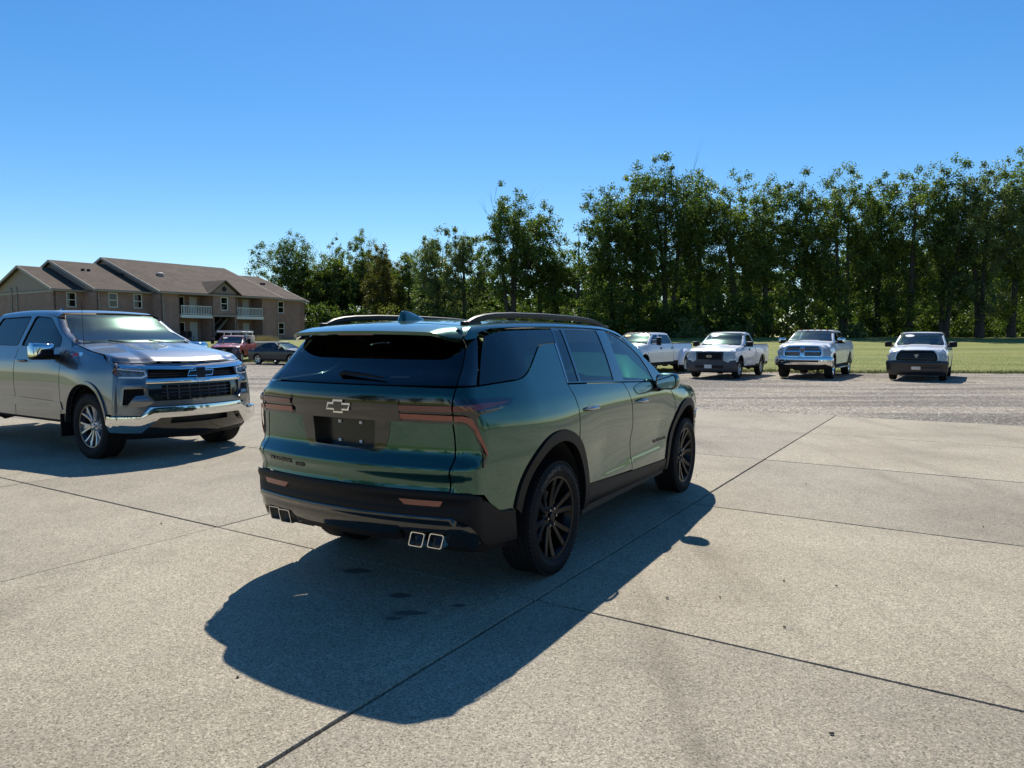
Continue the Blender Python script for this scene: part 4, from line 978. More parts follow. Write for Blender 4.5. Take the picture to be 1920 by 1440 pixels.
def build_suv(loc, yaw):
    rt = empty('parked_suv', (loc[0], loc[1], 0), math.pi/2-yaw)
    tag(rt, 'dark green SUV with black wheels and roof rails in the middle of the concrete', 'suv')
    L, G, B = SUVL, SUVG, SUVB
    RR, SS, GS, GF, GR, TOPR, TOPH = L.rear(), L.side(), G.side(), G.front(), G.rear(), G.top(), B.top(extra=lambda x, y: .012*gau(np.abs(y), .45, .10)*sstep(x, 2.4, 2.9)*(1-sstep(x, 3.5, 3.95)))
    gm = M['green']; H = dict(step=.045)
    aR, aF = .42, .42; WB = 3.073
    # --- inner dark shell behind the shut lines
    low = lambda U, z: RR(U, z)
    def inset(fn, d):
        def f(u, v): 
            p = fn(u, v).copy(); p[..., 1] -= np.sign(p[..., 1])*d; p[..., 0] += np.where(p[..., 0] < -.6, .11, 0) - np.where(p[..., 0] > 3.4, d, 0); return p
        return f
    sh = [(L.S_at(.52, .9), 1.30), (0.3, 1.28), (2.25, 1.17), (3.4, 1.02), (3.7, .98), (L.Sf_at(0, .8), .86), (L.Sf_at(0, .5), .3), (WB+.56, .3)] + arc(WB, .42, .545, -10, 190, 14) + [(WB-.56, .3), (.56, .3)] + arc(0, .42, .545, -10, 190, 14) + [(-.56, .3), (L.S_at(.52, .5), .35)]
    panel('inner_body', M['shell'], sh, inset(SS, .034), rt, sym=True, step=.14, lip=0)
    MB().box((1.55, 0, .31), (4.5, 1.1, .05)).box((1.53, 0, .315), (1.95, 1.84, .05)).box((1.5, 0, .26), (3.9, .5, .08)).box((-.62, 0, .38), (.4, 1.3, .05)).box((3.45, 0, .36), (.5, 1.1, .05)).tube([(-.6, .45, .34), (.8, .3, .22), (2, .2, .22)], .04).box((0, 0, .36), (.14, 1.5, .12), bev=.03).build('underbody', M['frame'], rt)
    for cx in (0, WB): well(rt, cx, .515)
    # --- quarter panels, doors, fenders
    S_at = L.S_at
    seam = [(.80, 1.350), (.792, 1.274), (.778, 1.143), (.787, 1.06), (.793, .91), (.786, .837), (.778, .735)]
    sz = [a[1] for a in seam][::-1]; su = [a[0] for a in seam][::-1]
    q = [(S_at(float(np.interp(z, sz, su)), z)+.004, z) for z in np.linspace(.735, 1.350, 34)]
    belt = [(-.86, 1.352), (-.62, 1.362), (-.46, 1.368)]
    fin = spl([(-.46, 1.368), (-.36, 1.378), (-.27, 1.402), (-.187, 1.44), (-.08, 1.50), (.0, 1.545), (.06, 1.578), (.12, 1.594), (.22, 1.601), (.325, 1.603)], 3)
    archq = arc(0, .42, .592, 57, 166, 22)
    out = q + belt + fin[1:] + [(.30, 1.46), (.272, 1.312), (.315, 1.22), (.338, 1.13), (.336, 1.0), (.33, .925)] + archq[1:] + [(-.62, .566), (-.735, .585), (-.86, .655), (-.93, .712), (-1.0, .722)]
    qp = panel('quarter_panel', gm, out, GS, rt, sym=True, lip=.02, step=.04)
    ach = [(.345, .922), (.348, 1.0), (.350, 1.13), (.327, 1.22), (.284, 1.305)]
    rd = ach + [(1.325, 1.262), (1.40, 1.17), (1.450, 1.06), (1.497, .85), (1.502, .49), (.575, .528), (.57, .56)] + arc(0, .42, .592, 17, 52, 8)[1:]
    panel('rear_door', gm, rd, GS, rt, sym=True, lip=.02, step=.04)
    fd = [(1.337, 1.262), (2.20, 1.222), (2.40, 1.192), (2.54, 1.12), (2.64, 1.03), (2.648, .94), (2.63, .778), (2.60, .55), (2.565, .445), (1.514, .482), (1.509, .85), (1.462, 1.06), (1.412, 1.17)]
    doors = panel('front_door', gm, fd, SS, rt, sym=True, lip=.02, step=.04)
    LF = L.front(); ed = np.array([LF(np.array([u]), np.array([.925-.02*(u/.8)**2]))[0] for u in (0, .2, .4, .6, .75, .88, .98)]); ye, xe = ed[:, 1], ed[:, 0]; xn = xe[-1]
    zn = lambda a: .925-.02*(a/.8)**2
    def TH(x, y):
        p = TOPH(x, y).copy(); a = np.abs(np.asarray(y, float)); d = np.interp(a, ye, xe)-np.asarray(x, float); b = (1-sstep(d, -.02, .40))**2
        p[..., 2] = p[..., 2]*(1-b)+b*(zn(a)+.004); return p
    def zf(S): b = (1-float(sstep(xn-S, -.02, .40)))**2; return (float(suv_hood(S))-.012)*(1-b)+b*zn(.98)
    fz_ = [(S, zf(S)) for S in np.linspace(2.45, float(L.Sf_at(.98, .90)), 14)]
    fe = fz_ + [(float(L.Sf_at(.98, .85)), .85), (float(L.Sf_at(.98, .7)), .70), (3.70, .70)] + arc(WB, .42, .592, 28, 132, 20) + [(2.612, .55), (2.642, .778), (2.660, .94), (2.652, 1.035), (2.55, 1.13)]
    panel('front_fender', gm, fe, B.side(), rt, sym=True, lip=.02, step=.045)
    hs_ = [B.side()(np.array([S]), np.array([z]))[0] for S, z in fz_]
    hd = [(2.42, 0), (2.42, .70)] + [(float(p[0]), -float(p[1])-.006) for p in hs_] + [(float(np.interp(y, ye, xe))+.003, y) for y in (.75, .6, .4, .2, 0)]
    panel('bonnet', gm, hd + [(x, -y) for x, y in hd[::-1][1:-1]], TH, rt, step=.06, center=(3, 0, 0))
    FS = B.front() if False else L.front()
    panel('front_bumper', gm, sym_poly([(.0, .922), (.4, .917), (.75, .905), (.97, .893), (.98, .70), (1.30, .68), (1.32, .42), (.9, .30), (0, .28)]), FS, rt, step=.08, holes=[sym_poly([(0, .84), (.62, .80), (.66, .62), (.55, .38), (0, .36)])])
    panel('grille', M['grille'], sym_poly([(0, .85), (.64, .81), (.68, .62), (.56, .37), (0, .35)]), FS, rt, off=-.02, step=.1, lip=0, relief=lambda u, v: .008*np.sin(v*90))
    panel('headlamp', M['lampglass'], [(.72, .82), (1.15, .80), (1.28, .74), (.76, .70)], FS, rt, sym=True, off=.004)
    bowtie(FS, rt, 0, .78, .24, .08, 1, (1.2, 0, .7), M['gloss_black'], M['chrome'], off=.02)
    panel('running_light', M['chrome'], [(.66, .872), (1.10, .845), (1.26, .80), (1.24, .79), (1.08, .828), (.66, .858)], FS, rt, sym=True, off=.006, lip=.01, step=.06)
    panel('lower_grille_bar', M['satin'], sym_poly([(0, .40), (.60, .42), (.60, .40), (0, .38)]), FS, rt, off=.01, lip=.03, step=.08)
    panel('front_air_dam', M['clad'], sym_poly([(0, .31), (.9, .33), (1.3, .42), (1.31, .30), (.9, .22), (0, .20)]), FS, rt, off=-.01, lip=.05, step=.08)
    # --- cladding: arches, sills
    for cx, a0, a1, low_, fr in ((0, 2, 160, True, 0), (WB, 20, 180, False, 1)):
        o_ = arc(cx, .42, .588, a0-6, a1, 34); i_ = arc(cx, .42, .512, a0-10, a1+8, 34)
        if fr == 0: pol = o_ + [(-.572, .50)] + i_[::-1] + [(.535, .36)] if False else [(.545, .34)] + [(.583, .36)] + arc(cx, .42, .588, 0, 165, 36) + arc(cx, .42, .512, 168, -9, 36)
        else: pol = [(cx-.57, .33)] + arc(cx, .42, .512, 190, 20, 36) + arc(cx, .42, .588, 22, 185, 36)
        panel('wheel_arch_cladding', M['clad'], pol, SS, rt, sym=True, off=.014, lip=.05, step=.035)
    sl = [(.575, .526), (1.5, .478), (2.56, .438), (2.50, .335), (.55, .375), (.56, .45)]
    panel('sill', M['clad'], sl, SS, rt, sym=True, off=.006, lip=.05, step=.07, relief=lambda u, v: .012*gau(v, .40, .03))
    # --- tailgate
    tg = [(0, 1.352), (.40, 1.352), (.70, 1.348), (.795, 1.346), (.786, 1.274), (.772, 1.143), (.781, 1.06), (.787, .91), (.780, .837), (.772, .742), (.4, .742), (0, .745)]
    rec = roundp(sym_poly([(0, 1.160), (.375, 1.160), (.36, 1.06), (.335, .985), (.30, .950), (.18, .940), (0, .938)]), .02)
    tail = panel('tailgate', gm, sym_poly(tg), RR, rt, step=.035, holes=[rec], lip=.02)
    panel('plate_surround', M['gloss_black'], rec, RR, tail, step=.06, off=.003, lip=.085, holes=[roundp(sym_poly([(0, 1.150), (.262, 1.15), (.248, .968), (0, .962)]), .02)])
    rin = roundp(sym_poly([(0, 1.16), (.30, 1.16), (.27, .958), (0, .952)]), .02)
    panel('plate_recess', M['plate'], rin, lambda u, v: RR(u, v*0+1.1)+np.stack([0*u+.075, 0*u, v-1.1], -1), tail, step=.1, lip=0)
    for u in (.089, -.089):
        for z in (1.11, .99):
            p = RR(np.array([u]), np.array([1.1]))[0]; MB().box((p[0]+.070, p[1], z), (.012, .018, .018)).build('plate_clip', M['white_plastic'], tail)
    # --- light bar and lamps
    bar = [(0, 1.292), (.45, 1.291), (.785, 1.286), (.785, 1.138), (.40, 1.142), (0, 1.144)]
    bb = panel('light_bar', M['gloss_black'], sym_poly(bar), RR, rt, off=.008, lip=.012, step=.035, relief=lambda u, v: .010*gau(v, 1.222, .022)-.004*gau(v, 1.19, .02))
    lampo = roundp([(.795, 1.286), (1.0, 1.284), (1.2, 1.278), (1.34, 1.272), (1.40, 1.262), (1.40, 1.248), (1.34, 1.226), (1.16, 1.206), (.985, 1.196), (.945, 1.16), (.96, 1.10), (1.045, .93), (1.07, .885), (1.06, .878), (1.01, .925), (.955, 1.015), (.90, 1.095), (.862, 1.135), (.84, 1.141), (.795, 1.139)], .012, 3)
    def c_U(pts): return pts
    lp = panel('tail_lamp', M['gloss_black'], lampo, RR, rt, sym=True, off=.009, lip=.015, step=.03, relief=lambda u, v: .008*gau(v, 1.222, .022))
    for s_, l_ in ((1, lp[0]), (-1, lp[1])):
        F_ = lambda u, v, s_=s_: RR(u*s_, v)
        panel('upper_light_strip', M['red_dark'], roundp([(.795, 1.249), (1.0, 1.250), (1.2, 1.249), (1.33, 1.247), (1.28, 1.237), (1.12, 1.224), (.95, 1.218), (.795, 1.217)], .006), F_, l_, off=.026, lip=.004, step=.04)
        panel('lower_light_strip', M['red_lens'], [(.795, 1.191), (.85, 1.190), (.89, 1.178), (.925, 1.142), (.965, 1.07), (1.015, .985), (1.035, .945), (1.005, .965), (.955, 1.04), (.905, 1.115), (.865, 1.150), (.835, 1.160), (.795, 1.161)], F_, l_, off=.022, lip=.004, step=.03)
        panel('upper_light_strip', M['red_dark'], [(.455, 1.247), (.785, 1.249), (.785, 1.217), (.452, 1.216)], F_, bb, off=.025, lip=.004, step=.05)
        panel('lower_light_strip', M['red_lens'], [(.452, 1.196), (.785, 1.192), (.785, 1.161), (.450, 1.165)], F_, bb, off=.018, lip=.004, step=.05)
        panel('lamp_seam', M['black'], [(.447, 1.274), (.450, 1.274), (.450, 1.152), (.447, 1.152)], F_, bb, off=.017, lip=.004, step=.05)
    bowtie(RR, tail, 0, 1.222, .185, .062, -1, (1.2, 0, .7), M['gloss_black'], M['chrome'], off=.018)
    surf_text('lettering', 'TRAVERSE', RR, .700, .822, .036, M['letter'], tail, du=-1, width=.262, bold=.0004)
    surf_text('lettering', 'AWD', RR, .408, .808, .036, M['letter'], tail, du=-1, width=.10, bold=.0004)
    # --- rear glass, pillars, spoiler
    g1 = [(0, 1.666), (.40, 1.664), (.665, 1.655), (.735, 1.60), (.765, 1.50), (.795, 1.362), (.4, 1.360), (0, 1.360)]
    rg = panel('rear_window', M['privacy'], sym_poly(g1), GR, rt, off=0, lip=.008, step=.05)
    panel('pillar_trim', M['gloss_black'], [(.683, 1.655), (.745, 1.60), (.774, 1.50), (.805, 1.362), (.99, 1.362), (.905, 1.50), (.83, 1.62), (.79, 1.665)], GR, rt, sym=True, off=.001, step=.04)
    wpp = [GR(np.array([u]), np.array([z]))[0]-np.array([.02+k, 0, 0]) for u, z, k in ((.05, 1.412, .0), (.02, 1.425, .015), (-.13, 1.420, .02), (-.31, 1.400, .01))]
    MB().tube([tuple(p) for p in wpp], [.016, .015, .010, .005], 8).build('rear_wiper', M['clad'], rg, smooth=True)
    def trail(y):
        a = np.abs(y); return -.945+.06*(a/.6)**2+.07*sstep(a, .58, .74), 1.690-.012*(a/.6)**2-.045*sstep(a, .56, .73)
    def spo(y, v):
        xt, zt = trail(y); x0 = -.643; z0 = TOPR(np.full_like(y, x0), y*.965)[..., 2]-.003
        x = x0+(xt-x0)*v; return np.stack([x, y*(1-.0*v), z0+(zt-z0)*(v*.35+.65*v*v)], -1)
    sp = roundp([(-.700, 0), (.700, 0), (.722, .55), (.715, .90), (.66, 1), (.35, 1), (-.35, 1), (-.66, 1), (-.715, .90), (-.722, .55)], .04)
    so = panel('rear_spoiler', gm, sp, spo, rt, step=.05, lip=.022, center=(-.5, 0, .5))
    panel('spoiler_underside', M['gloss_black'], sp, lambda y, v: spo(y*.985, v)-np.stack([0*y-.012*v, 0*y, .024+.02*(1-v)], -1), so, step=.08, lip=0, center=(-.5, 0, 3))
    MB().box((-.925, 0, 1.668), (.012, .30, .012), bev=.003).build('brake_light', M['red_dark'], so)
    # --- roof, rails, fin
    ry = lambda x: float(suv_W(x, suv_roof(x)))-.045
    rf = [(1.78, 0), (1.76, .35), (1.70, ry(1.70)-.03)] + [(x, ry(x)) for x in (1.5, 1.2, .8, .4, 0, -.3)] + [(-.50, ry(-.5)), (-.648, ry(-.648)), (-.648, 0)]
    roof = panel('roof', gm, rf + [(x, -y) for x, y in rf[::-1][1:-1]], TOPR, rt, step=.06, lip=.01, center=(.6, 0, 0), relief=lambda x, y: -.006*gau(np.abs(y), .40, .05)*sstep(x, -.4, -.1)*(1-sstep(x, 1.2, 1.5)))
    SH = G.shoulder()
    gt = [(-.60, 1.672), (-.45, 1.697), (0, 1.712), (.45, 1.720), (1.0, 1.718), (1.42, 1.706), (1.60, 1.682), (1.78, 1.638), (1.95, 1.568), (2.08, 1.49), (2.2, 1.40), (2.31, 1.30)]
    tcoord = lambda x, z: -(float(suv_roof(x))-z) if float(suv_roof(x))-z > .07 else -max(.0, (float(suv_roof(x))-z-.020))*1.4
    top_ = [(x, .035) for x in (2.2, 1.95, 1.70, 1.45, 1.0, .5, 0, -.4, -.60, -.745)]
    bot_ = [(-.745, -.075), (-.64, -.075)] + [(x, min(-.012, tcoord(x, z))) for x, z in gt[:-4]] + [(1.95, -.105), (2.08, -.14)]
    panel('roof_side', gm, top_ + bot_, SH, rt, sym=True, step=.03, lip=.006, center=(.6, 0, 1.2))
    for s_ in (1, -1):
        yy = lambda x: s_*(float(suv_W(x, suv_roof(x)))-.085)
        zz = lambda x: float(suv_roof(x))
        xs = [-.60, -.55, -.48, -.38, -.25, 0, .5, 1.0, 1.30, 1.45, 1.56, 1.64, 1.70]; hs = [.0, .018, .036, .048, .053, .055, .054, .052, .049, .042, .030, .015, .0]
        rings = []
        for x, hh in zip(xs, hs):
            z = zz(x)+hh; y = yy(x); w = .020
            lo_ = .024 if .02 < hh else .012
            rings.append([(x, y-w, z-.006), (x, y-w*.8, z+.012), (x, y, z+.018), (x, y+w*.8, z+.012), (x, y+w, z-.006), (x, y+w*.7, z-lo_), (x, y-w*.7, z-lo_)])
        loft(rings).build('roof_rail', M['rail'], rt, smooth=True)
        for xa, xb in ((-.62, -.42), (1.42, 1.72)):
            MB().box(((xa+xb)/2, yy((xa+xb)/2), zz((xa+xb)/2)+.008), (xb-xa, .045, .03), bev=.012).build('rail_foot', M['rail'], rt, smooth=True)
    fr = []
    for x, w, h_ in ((-.475, .036, .003), (-.470, .038, .030), (-.462, .036, .070), (-.44, .034, .076), (-.38, .030, .066), (-.30, .024, .044), (-.24, .016, .022), (-.20, .006, .002)):
        z = float(TOPR(np.array([x]), np.array([0.]))[0, 2])-.004
        fr.append([(x, -w, z), (x, -w*.72, z+h_*.40), (x, -w*.30, z+h_*.92), (x, 0, z+h_), (x, w*.30, z+h_*.92), (x, w*.72, z+h_*.40), (x, w, z)])
    loft(fr, cap=True).build('roof_fin', gm, rt, smooth=50)
    # --- side windows
    qg = [(-.85, 1.362), (-.62, 1.372), (-.47, 1.378)] + [(a-.012, b+.006) for a, b in fin[1:-1]] + [(.318, 1.611), (.352, 1.611), (.392, 1.706), (0, 1.699), (-.30, 1.692), (-.47, 1.680), (-.60, 1.655), (-.645, 1.62), (-.72, 1.53)]
    panel('quarter_window', M['privacy'], qg, GS, rt, sym=True, off=-.001, step=.05, lip=.006)
    panel('chrome_strip', M['satin'], [(.332, 1.603), (.352, 1.603), (.325, 1.46), (.292, 1.316), (.276, 1.316), (.305, 1.46)], GS, rt, sym=True, off=.003, step=.05, lip=.008)
    fix = [(.405, 1.700), (.545, 1.706), (.510, 1.50), (.478, 1.318), (.305, 1.322), (.345, 1.48)]
    rw = [(.585, 1.704), (1.24, 1.704), (1.205, 1.50), (1.150, 1.290), (.515, 1.316), (.548, 1.50)]
    fw_ = [(1.445, 1.700), (1.60, 1.672), (1.78, 1.622), (1.95, 1.553), (2.06, 1.475), (2.10, 1.36), (2.12, 1.245), (1.365, 1.282), (1.40, 1.50)]
    dlo = [(.392, 1.716), (1.0, 1.717), (1.42, 1.705), (1.60, 1.680), (1.78, 1.636), (1.95, 1.566), (2.08, 1.488), (2.20, 1.40), (2.31, 1.30), (2.37, 1.205), (2.2, 1.232), (1.33, 1.272), (.29, 1.316), (.352, 1.60)]
    panel('window_frame', M['gloss_black'], dlo, GS, rt, sym=True, off=.001, step=.045, lip=.012, holes=[fix, rw, fw_])
    for nm, pl, mt in (('fixed_window', fix, 'privacy'), ('rear_door_window', rw, 'privacy2'), ('front_door_window', fw_, 'side_glass')):
        panel(nm, M[mt], pl, GS, rt, sym=True, off=-.004, step=.06, lip=0)
    # windscreen + A pillars
    wsc = [(0, 1.722), (.45, 1.712), (.60, 1.695), (.66, 1.60), (.735, 1.40), (.80, 1.20), (.4, 1.19), (0, 1.19)]
    panel('windscreen', M['wind_glass'], sym_poly(wsc), GF, rt, step=.07, lip=.005)
    ap = [(1.95, 1.571), (2.08, 1.493), (2.20, 1.405), (2.31, 1.305), (2.375, 1.21), (2.40, 1.19)]
    fs_ = [(G.Sf_at(u, z), z) for u, z in ((.812, 1.20), (.745, 1.40), (.672, 1.60), (.655, 1.635))]
    panel('a_pillar', gm, ap + fs_ , GS, rt, sym=True, step=.04, lip=.01)
    # --- rear bumper
    bu = [(0, .735), (.4, .735), (.775, .731), (.92, .722), (1.0, .712), (1.12, .655), (1.25, .585), (1.36, .572), (1.41, .572), (1.40, .37), (1.2, .385), (1.06, .40), (1.00, .43), (.95, .50), (.905, .545), (.80, .590), (0, .590)]
    bf_ = lambda U, z: RR(U, z)
    bump_ = panel('rear_bumper', M['clad'], sym_poly(bu), RR, rt, off=.020, lip=.05, step=.04, relief=lambda u, v: .012*gau(v, .712, .018)-.012*gau(v, .66, .03)*sstep(.92-np.abs(u), 0, .08)+.0*u)
    lo = [(0, .588), (.80, .588), (.905, .543), (.95, .498), (.985, .43), (.93, .395), (.88, .395), (.82, .48), (.76, .50), (.46, .50), (.42, .465), (.30, .455), (0, .455)]
    lw = panel('lower_bumper', M['gloss_black'], sym_poly(lo), RR, rt, off=.012, lip=.05, step=.04, relief=lambda u, v: .020*gau(v, .575, .02)+.012*gau(v, .50, .03))
    panel('diffuser', M['clad'], sym_poly([(0, .46), (.30, .46), (.43, .47), (.45, .42), (.36, .405), (0, .405)]), RR, rt, off=-.01, lip=.05, step=.06)
    panel('exhaust_surround', M['grille'], roundp([(.43, .51), (.90, .51), (.97, .42), (.92, .385), (.80, .385), (.44, .39)], .03), RR, rt, sym=True, off=-.03, lip=0, step=.08)
    panel('reflector', M['red_lens'], roundp([(.46, .688), (.745, .690), (.725, .655), (.50, .655)], .006), RR, bump_, sym=True, off=.022, lip=.008, step=.06)
    for s_ in (1, -1):
        for uc in (.560, .682):
            uc2 = uc*s_; p = RR(np.array([uc2]), np.array([.44]))[0]; r_ = []
            for k, (sc, dx) in enumerate(((1, .16), (1, .0), (.97, -.012), (.86, -.012), (.84, .0), (.82, .12))):
                hw, hh = .054*sc, .046*sc; sk = .012*s_
                pts = roundp([(hw+sk, hh), (-hw+sk, hh), (-hw-sk, -hh), (hw-sk, -hh)], .014, 3)
                r_.append([(p[0]+dx-.012, p[1]+a, .437+b) for a, b in pts])
            loft(r_, cap=False).build('exhaust_tip', M['chrome'], rt, smooth=40)
            MB().add(r_[-1], [tuple(range(len(r_[-1])))]).build('exhaust_bore', M['black'], rt)
    # --- handles, mirrors, lettering
    for s_, dd in ((1, 0), (-1, 1)):
        for (x, z) in ((.575, 1.115), (1.70, 1.085)):
            r_ = []
            for dx, dy, h_ in ((-.115, .004, .006), (-.10, .030, .013), (-.06, .044, .017), (0, .048, .018), (.06, .044, .017), (.10, .030, .013), (.115, .004, .006)):
                p = GS(np.array([x+dx]), np.array([z]))[0]; y = -(p[1]-dy)
                r_.append([(x+dx, -s_*(y-.012), z-h_), (x+dx, -s_*y, z-h_*.7), (x+dx, -s_*(y+.004), z), (x+dx, -s_*y, z+h_*.7), (x+dx, -s_*(y-.012), z+h_)])
            par = rt
            loft(r_, cap=True).build('door_handle', M['satin'], par, smooth=60)
            panel('handle_recess', M['green'], [(x+a, z+b) for a, b in arc(0, 0, .030, 0, 345, 14, rx=.062)], (lambda u, v, s_=s_: GS(u, v)*np.array([1, s_, 1])), par, off=.001, step=.02, lip=0, relief=lambda u, v, x=x, z=z: 0*u)
        # mirror
        mz = 1.175; mx_, my_ = 2.14, -1.075*s_
        r_ = []
        for dx, w, h_, oy in ((-.055, .098, .070, 0), (-.03, .108, .080, 0), (.02, .110, .080, 0), (.07, .098, .066, -.004), (.115, .065, .042, -.02), (.13, .02, .012, -.03)):
            ring = []
            for k in range(18):
                t = 2*math.pi*k/18; c, s2 = math.cos(t), math.sin(t)
                ring.append((mx_+dx-.03*s2*0+abs(c)*0, my_-s_*(abs(c)**.6*math.copysign(1, c)*w+oy), 1.235+abs(s2)**.6*math.copysign(1, s2)*h_))
            r_.append(ring)
        mr = loft(r_, cap=False).build('door_mirror', gm, rt, smooth=60)
        rim_ = [[(mx_-.055, my_+(p[1]-my_)*q, 1.235+(p[2]-1.235)*q) for p in r_[0]] for q in (1, .9)]
        rim_.append([(mx_-.045, p[1], p[2]) for p in rim_[1]])
        loft(rim_, cap=False).build('mirror_bezel', M['gloss_black'], mr)
        MB().add([(mx_-.047, p[1], p[2]) for p in rim_[1]], [tuple(range(18))]).build('mirror_glass', M['mirror'], mr)
        MB().tube([(mx_+.02, -.93*s_, 1.16), (mx_+.02, -1.0*s_, 1.175), (mx_+.01, -1.07*s_, 1.19)], [.045, .036, .03], 10).build('mirror_arm', M['gloss_black'], mr, smooth=True)
    surf_text('lettering', 'TRAVERSE', SS, 2.10, .645, .040, M['letter'], doors[0], du=1, width=.36, bold=.0004)
    SL = lambda u, v: SS(u, v)*np.array([1, -1, 1])
    surf_text('lettering', 'TRAVERSE', SL, 2.46, .645, .040, M['letter'], doors[1], du=-1, width=.36, bold=.0004)
    # --- interior
    for y in (.38, -.38): seat(rt, 1.62, y, .66); 
    seat(rt, .72, .36, .68); seat(rt, .72, -.36, .68); seat(rt, -.15, .34, .72, w=.48); seat(rt, -.15, -.34, .72, w=.48)
    MB().box((2.45, 0, 1.08), (.55, 1.5, .22), bev=.06).box((1.9, 0, .7), (1.0, .3, .3), bev=.05).build('dashboard', M['dash'], rt, smooth=True)
    MB().box((.85, 0, .45), (3.1, 1.5, .06)).box((-.45, 0, .7), (.5, 1.0, .5)).build('cabin_floor', M['trim'], rt)
    sw = MB(); sw.tube([(0, .185*math.cos(t), .185*math.sin(t)) for t in np.linspace(0, 2*math.pi, 25)], .014, 8); sw.box((0, 0, 0), (.03, .3, .05), bev=.01)
    o_ = sw.build('steering_wheel', M['trim'], rt, smooth=True, loc=(2.12, .38, 1.05), rot=(0, R_(-24), 0))
    # --- wheels
    for x in (0, WB):
        for s_ in (-1, 1): make_wheel(rt, (x, s_*.865, .394), s_, .394, .255, .284, 'v6', 'rim_black', lettering='CONTINENTAL' if s_ < 0 else None)
    return rt
M['rail'] = mat('rail_black', (.008, .008, .009), .45, 0, .0, spec=.3)
M['privacy2'] = glass('privacy_glass_door', (.10, .115, .12), 1.6)
build_suv((-.53804, 5.38295), .52577)
# ---------------------------------------------------------------- pickup trucks
def on_skin(fn, u, z):
    p = fn(np.array([float(u)]), np.array([float(z)]))[0]; return p
def solid_bar(name, mt, fn, poly, parent, d0=.0, d1=.03, **k):
    return panel(name, mt, poly, fn, parent, off=d1, lip=d1-d0+.002, **k)
def side_flip(fn): return lambda u, v: fn(u, v)*np.array([1, -1, 1])
def build_pickup(name, label, group, loc, yaw, sc, c):
    rt = empty(name, loc, math.pi/2-yaw, sc); tag(rt, label, 'pickup truck', group)
    T = truck_skins(**c['skin']); low, hd, gh = T['low'], T['hood'], T['gh']
    wb, cab, cowl, wst, X0, hz, rz, rail = (T[k] for k in ('wb', 'cab', 'cowl', 'wst', 'X0', 'hz', 'rz', 'rail'))
    FS, SS, RS, GS, GF, GR = low.front(), low.side(), low.rear(), gh.side(), gh.front(), gh.rear()
    P = M[c['paint']]; q = c.get('q', 1.0); st = .05*q; ctr = (wb*.6, 0, .8); K = dict(center=ctr)
    ar, az = c.get('arch', .52), c.get('archz', .43); R = c.get('R', .40)
    belt = c.get('belt', 1.36); sill = c.get('sill', .47); zb0 = c.get('bump_top', .66)
    Zh = lambda x: float(T['Zh'](x)); W_ = lambda x, z: float(T['W'](np.array(x), np.array(z)))
    dF = c.get('dF', cowl-.06)            # front seam of the front door
    dM = c.get('dM', (dF+cab)/2)          # seam between the doors
    crew = c.get('crew', True)
    # inner shell and running gear
    sh = [(cab, belt-.05), (dF, belt-.08), (cowl+.3, Zh(cowl+.3)-.12), (X0-.35, Zh(X0-.35)-.12), (X0-.1, .9), (X0-.1, .5), (wb+.62, .42)] + arc(wb, az, ar-.02, 0, 180, 12) + [(wb-.6, .42), (.62, .42)] + arc(0, az, ar-.02, 0, 180, 12) + [(-.62, .45), (-T['ro']+.1, .5), (-T['ro']+.1, rail-.1), (cab, rail-.1)]
    def ins(u, v):
        p = SS(u, v).copy(); p[..., 1] *= .965; return p
    panel('inner_body', M['shell'], sh, ins, rt, sym=True, step=.2, lip=0, **K)
    MB().box((wb*.48, .42, .45), (wb+1.6, .09, .16)).box((wb*.48, -.42, .45), (wb+1.6, .09, .16)).box((wb*.62, 0, .50), (wb*.7, 1.6, .04)).tube([(0, -.75, R), (0, .75, R)], .055).tube([(wb, -.75, R), (wb, .75, R)], .05).box((0, 0, R), (.30, .30, .26), bev=.08).box((wb+.1, 0, .42), (.9, .7, .22), bev=.04).tube([(-T['ro']+.2, -.5, .42), (1.2, -.5, .42), (2.2, -.2, .45)], .04).build('chassis', M['frame'], rt)
    for cx in (0, wb): well(rt, cx, ar-.01, cz=az, yo=.94, yi=.42)
    # --- sheet metal
    L_ = min(.02, .03*q)
    uF = c.get('uF', .93); ft = c['ftop']; fu = [a for a, b in ft]; fz = [b for a, b in ft]
    ued = [0, .2, .4, .6, .75, .88, uF]; ed = np.array([on_skin(FS, u, np.interp(u, fu, fz)) for u in ued]); ye = ed[:, 1]; xe = ed[:, 0]; xn = float(xe[-1])
    hw = lambda x: W_(x, Zh(x))-c.get('hin', .018)
    bul = c.get('bulge', .02)
    TH0 = hd.top(extra=lambda x, y: bul*(1-sstep(np.abs(y), c.get('bul0', .30), c.get('bul1', .42)))*sstep(-x, -(X0-.1), -(X0-.5)))
    def TH(x, y):
        p = TH0(x, y).copy(); a = np.abs(np.asarray(y, float)); d = np.interp(a, ye, xe)-np.asarray(x, float)
        b = (1-sstep(d, -.01, .13)); b = b*b; p[..., 2] = p[..., 2]*(1-b)+b*(np.interp(a, fu, fz)+.006); return p
    zfn = float(np.interp(uF, fu, fz))
    def zf(S): b = (1-float(sstep(xn-S, -.01, .16)))**2; return (Zh(S)-.012)*(1-b)+b*zfn
    top = [(S, zf(S)) for S in np.linspace(dF+.02, float(low.Sf_at(uF, zfn)), 16)]
    hsid = [on_skin(hd.side(), S, z) for S, z in top if S > cowl]
    zt0 = float(np.interp(uF, fu, fz)); nose = [(float(low.Sf_at(uF, z)), z) for z in (zt0, (zt0+zb0)/2, zb0)]
    fe = [(dF+.01, belt)] + top + nose + arc(wb, az, ar, max(15, math.degrees(math.asin(min(.9, (zb0-az)/ar)))), 172, 22) + [(wb-ar-.02, sill), (dF+.015, sill)]
    if c.get('fender_lo'): pass
    panel('front_fender', P, fe, hd.side(), rt, sym=True, step=st, lip=L_, **K)
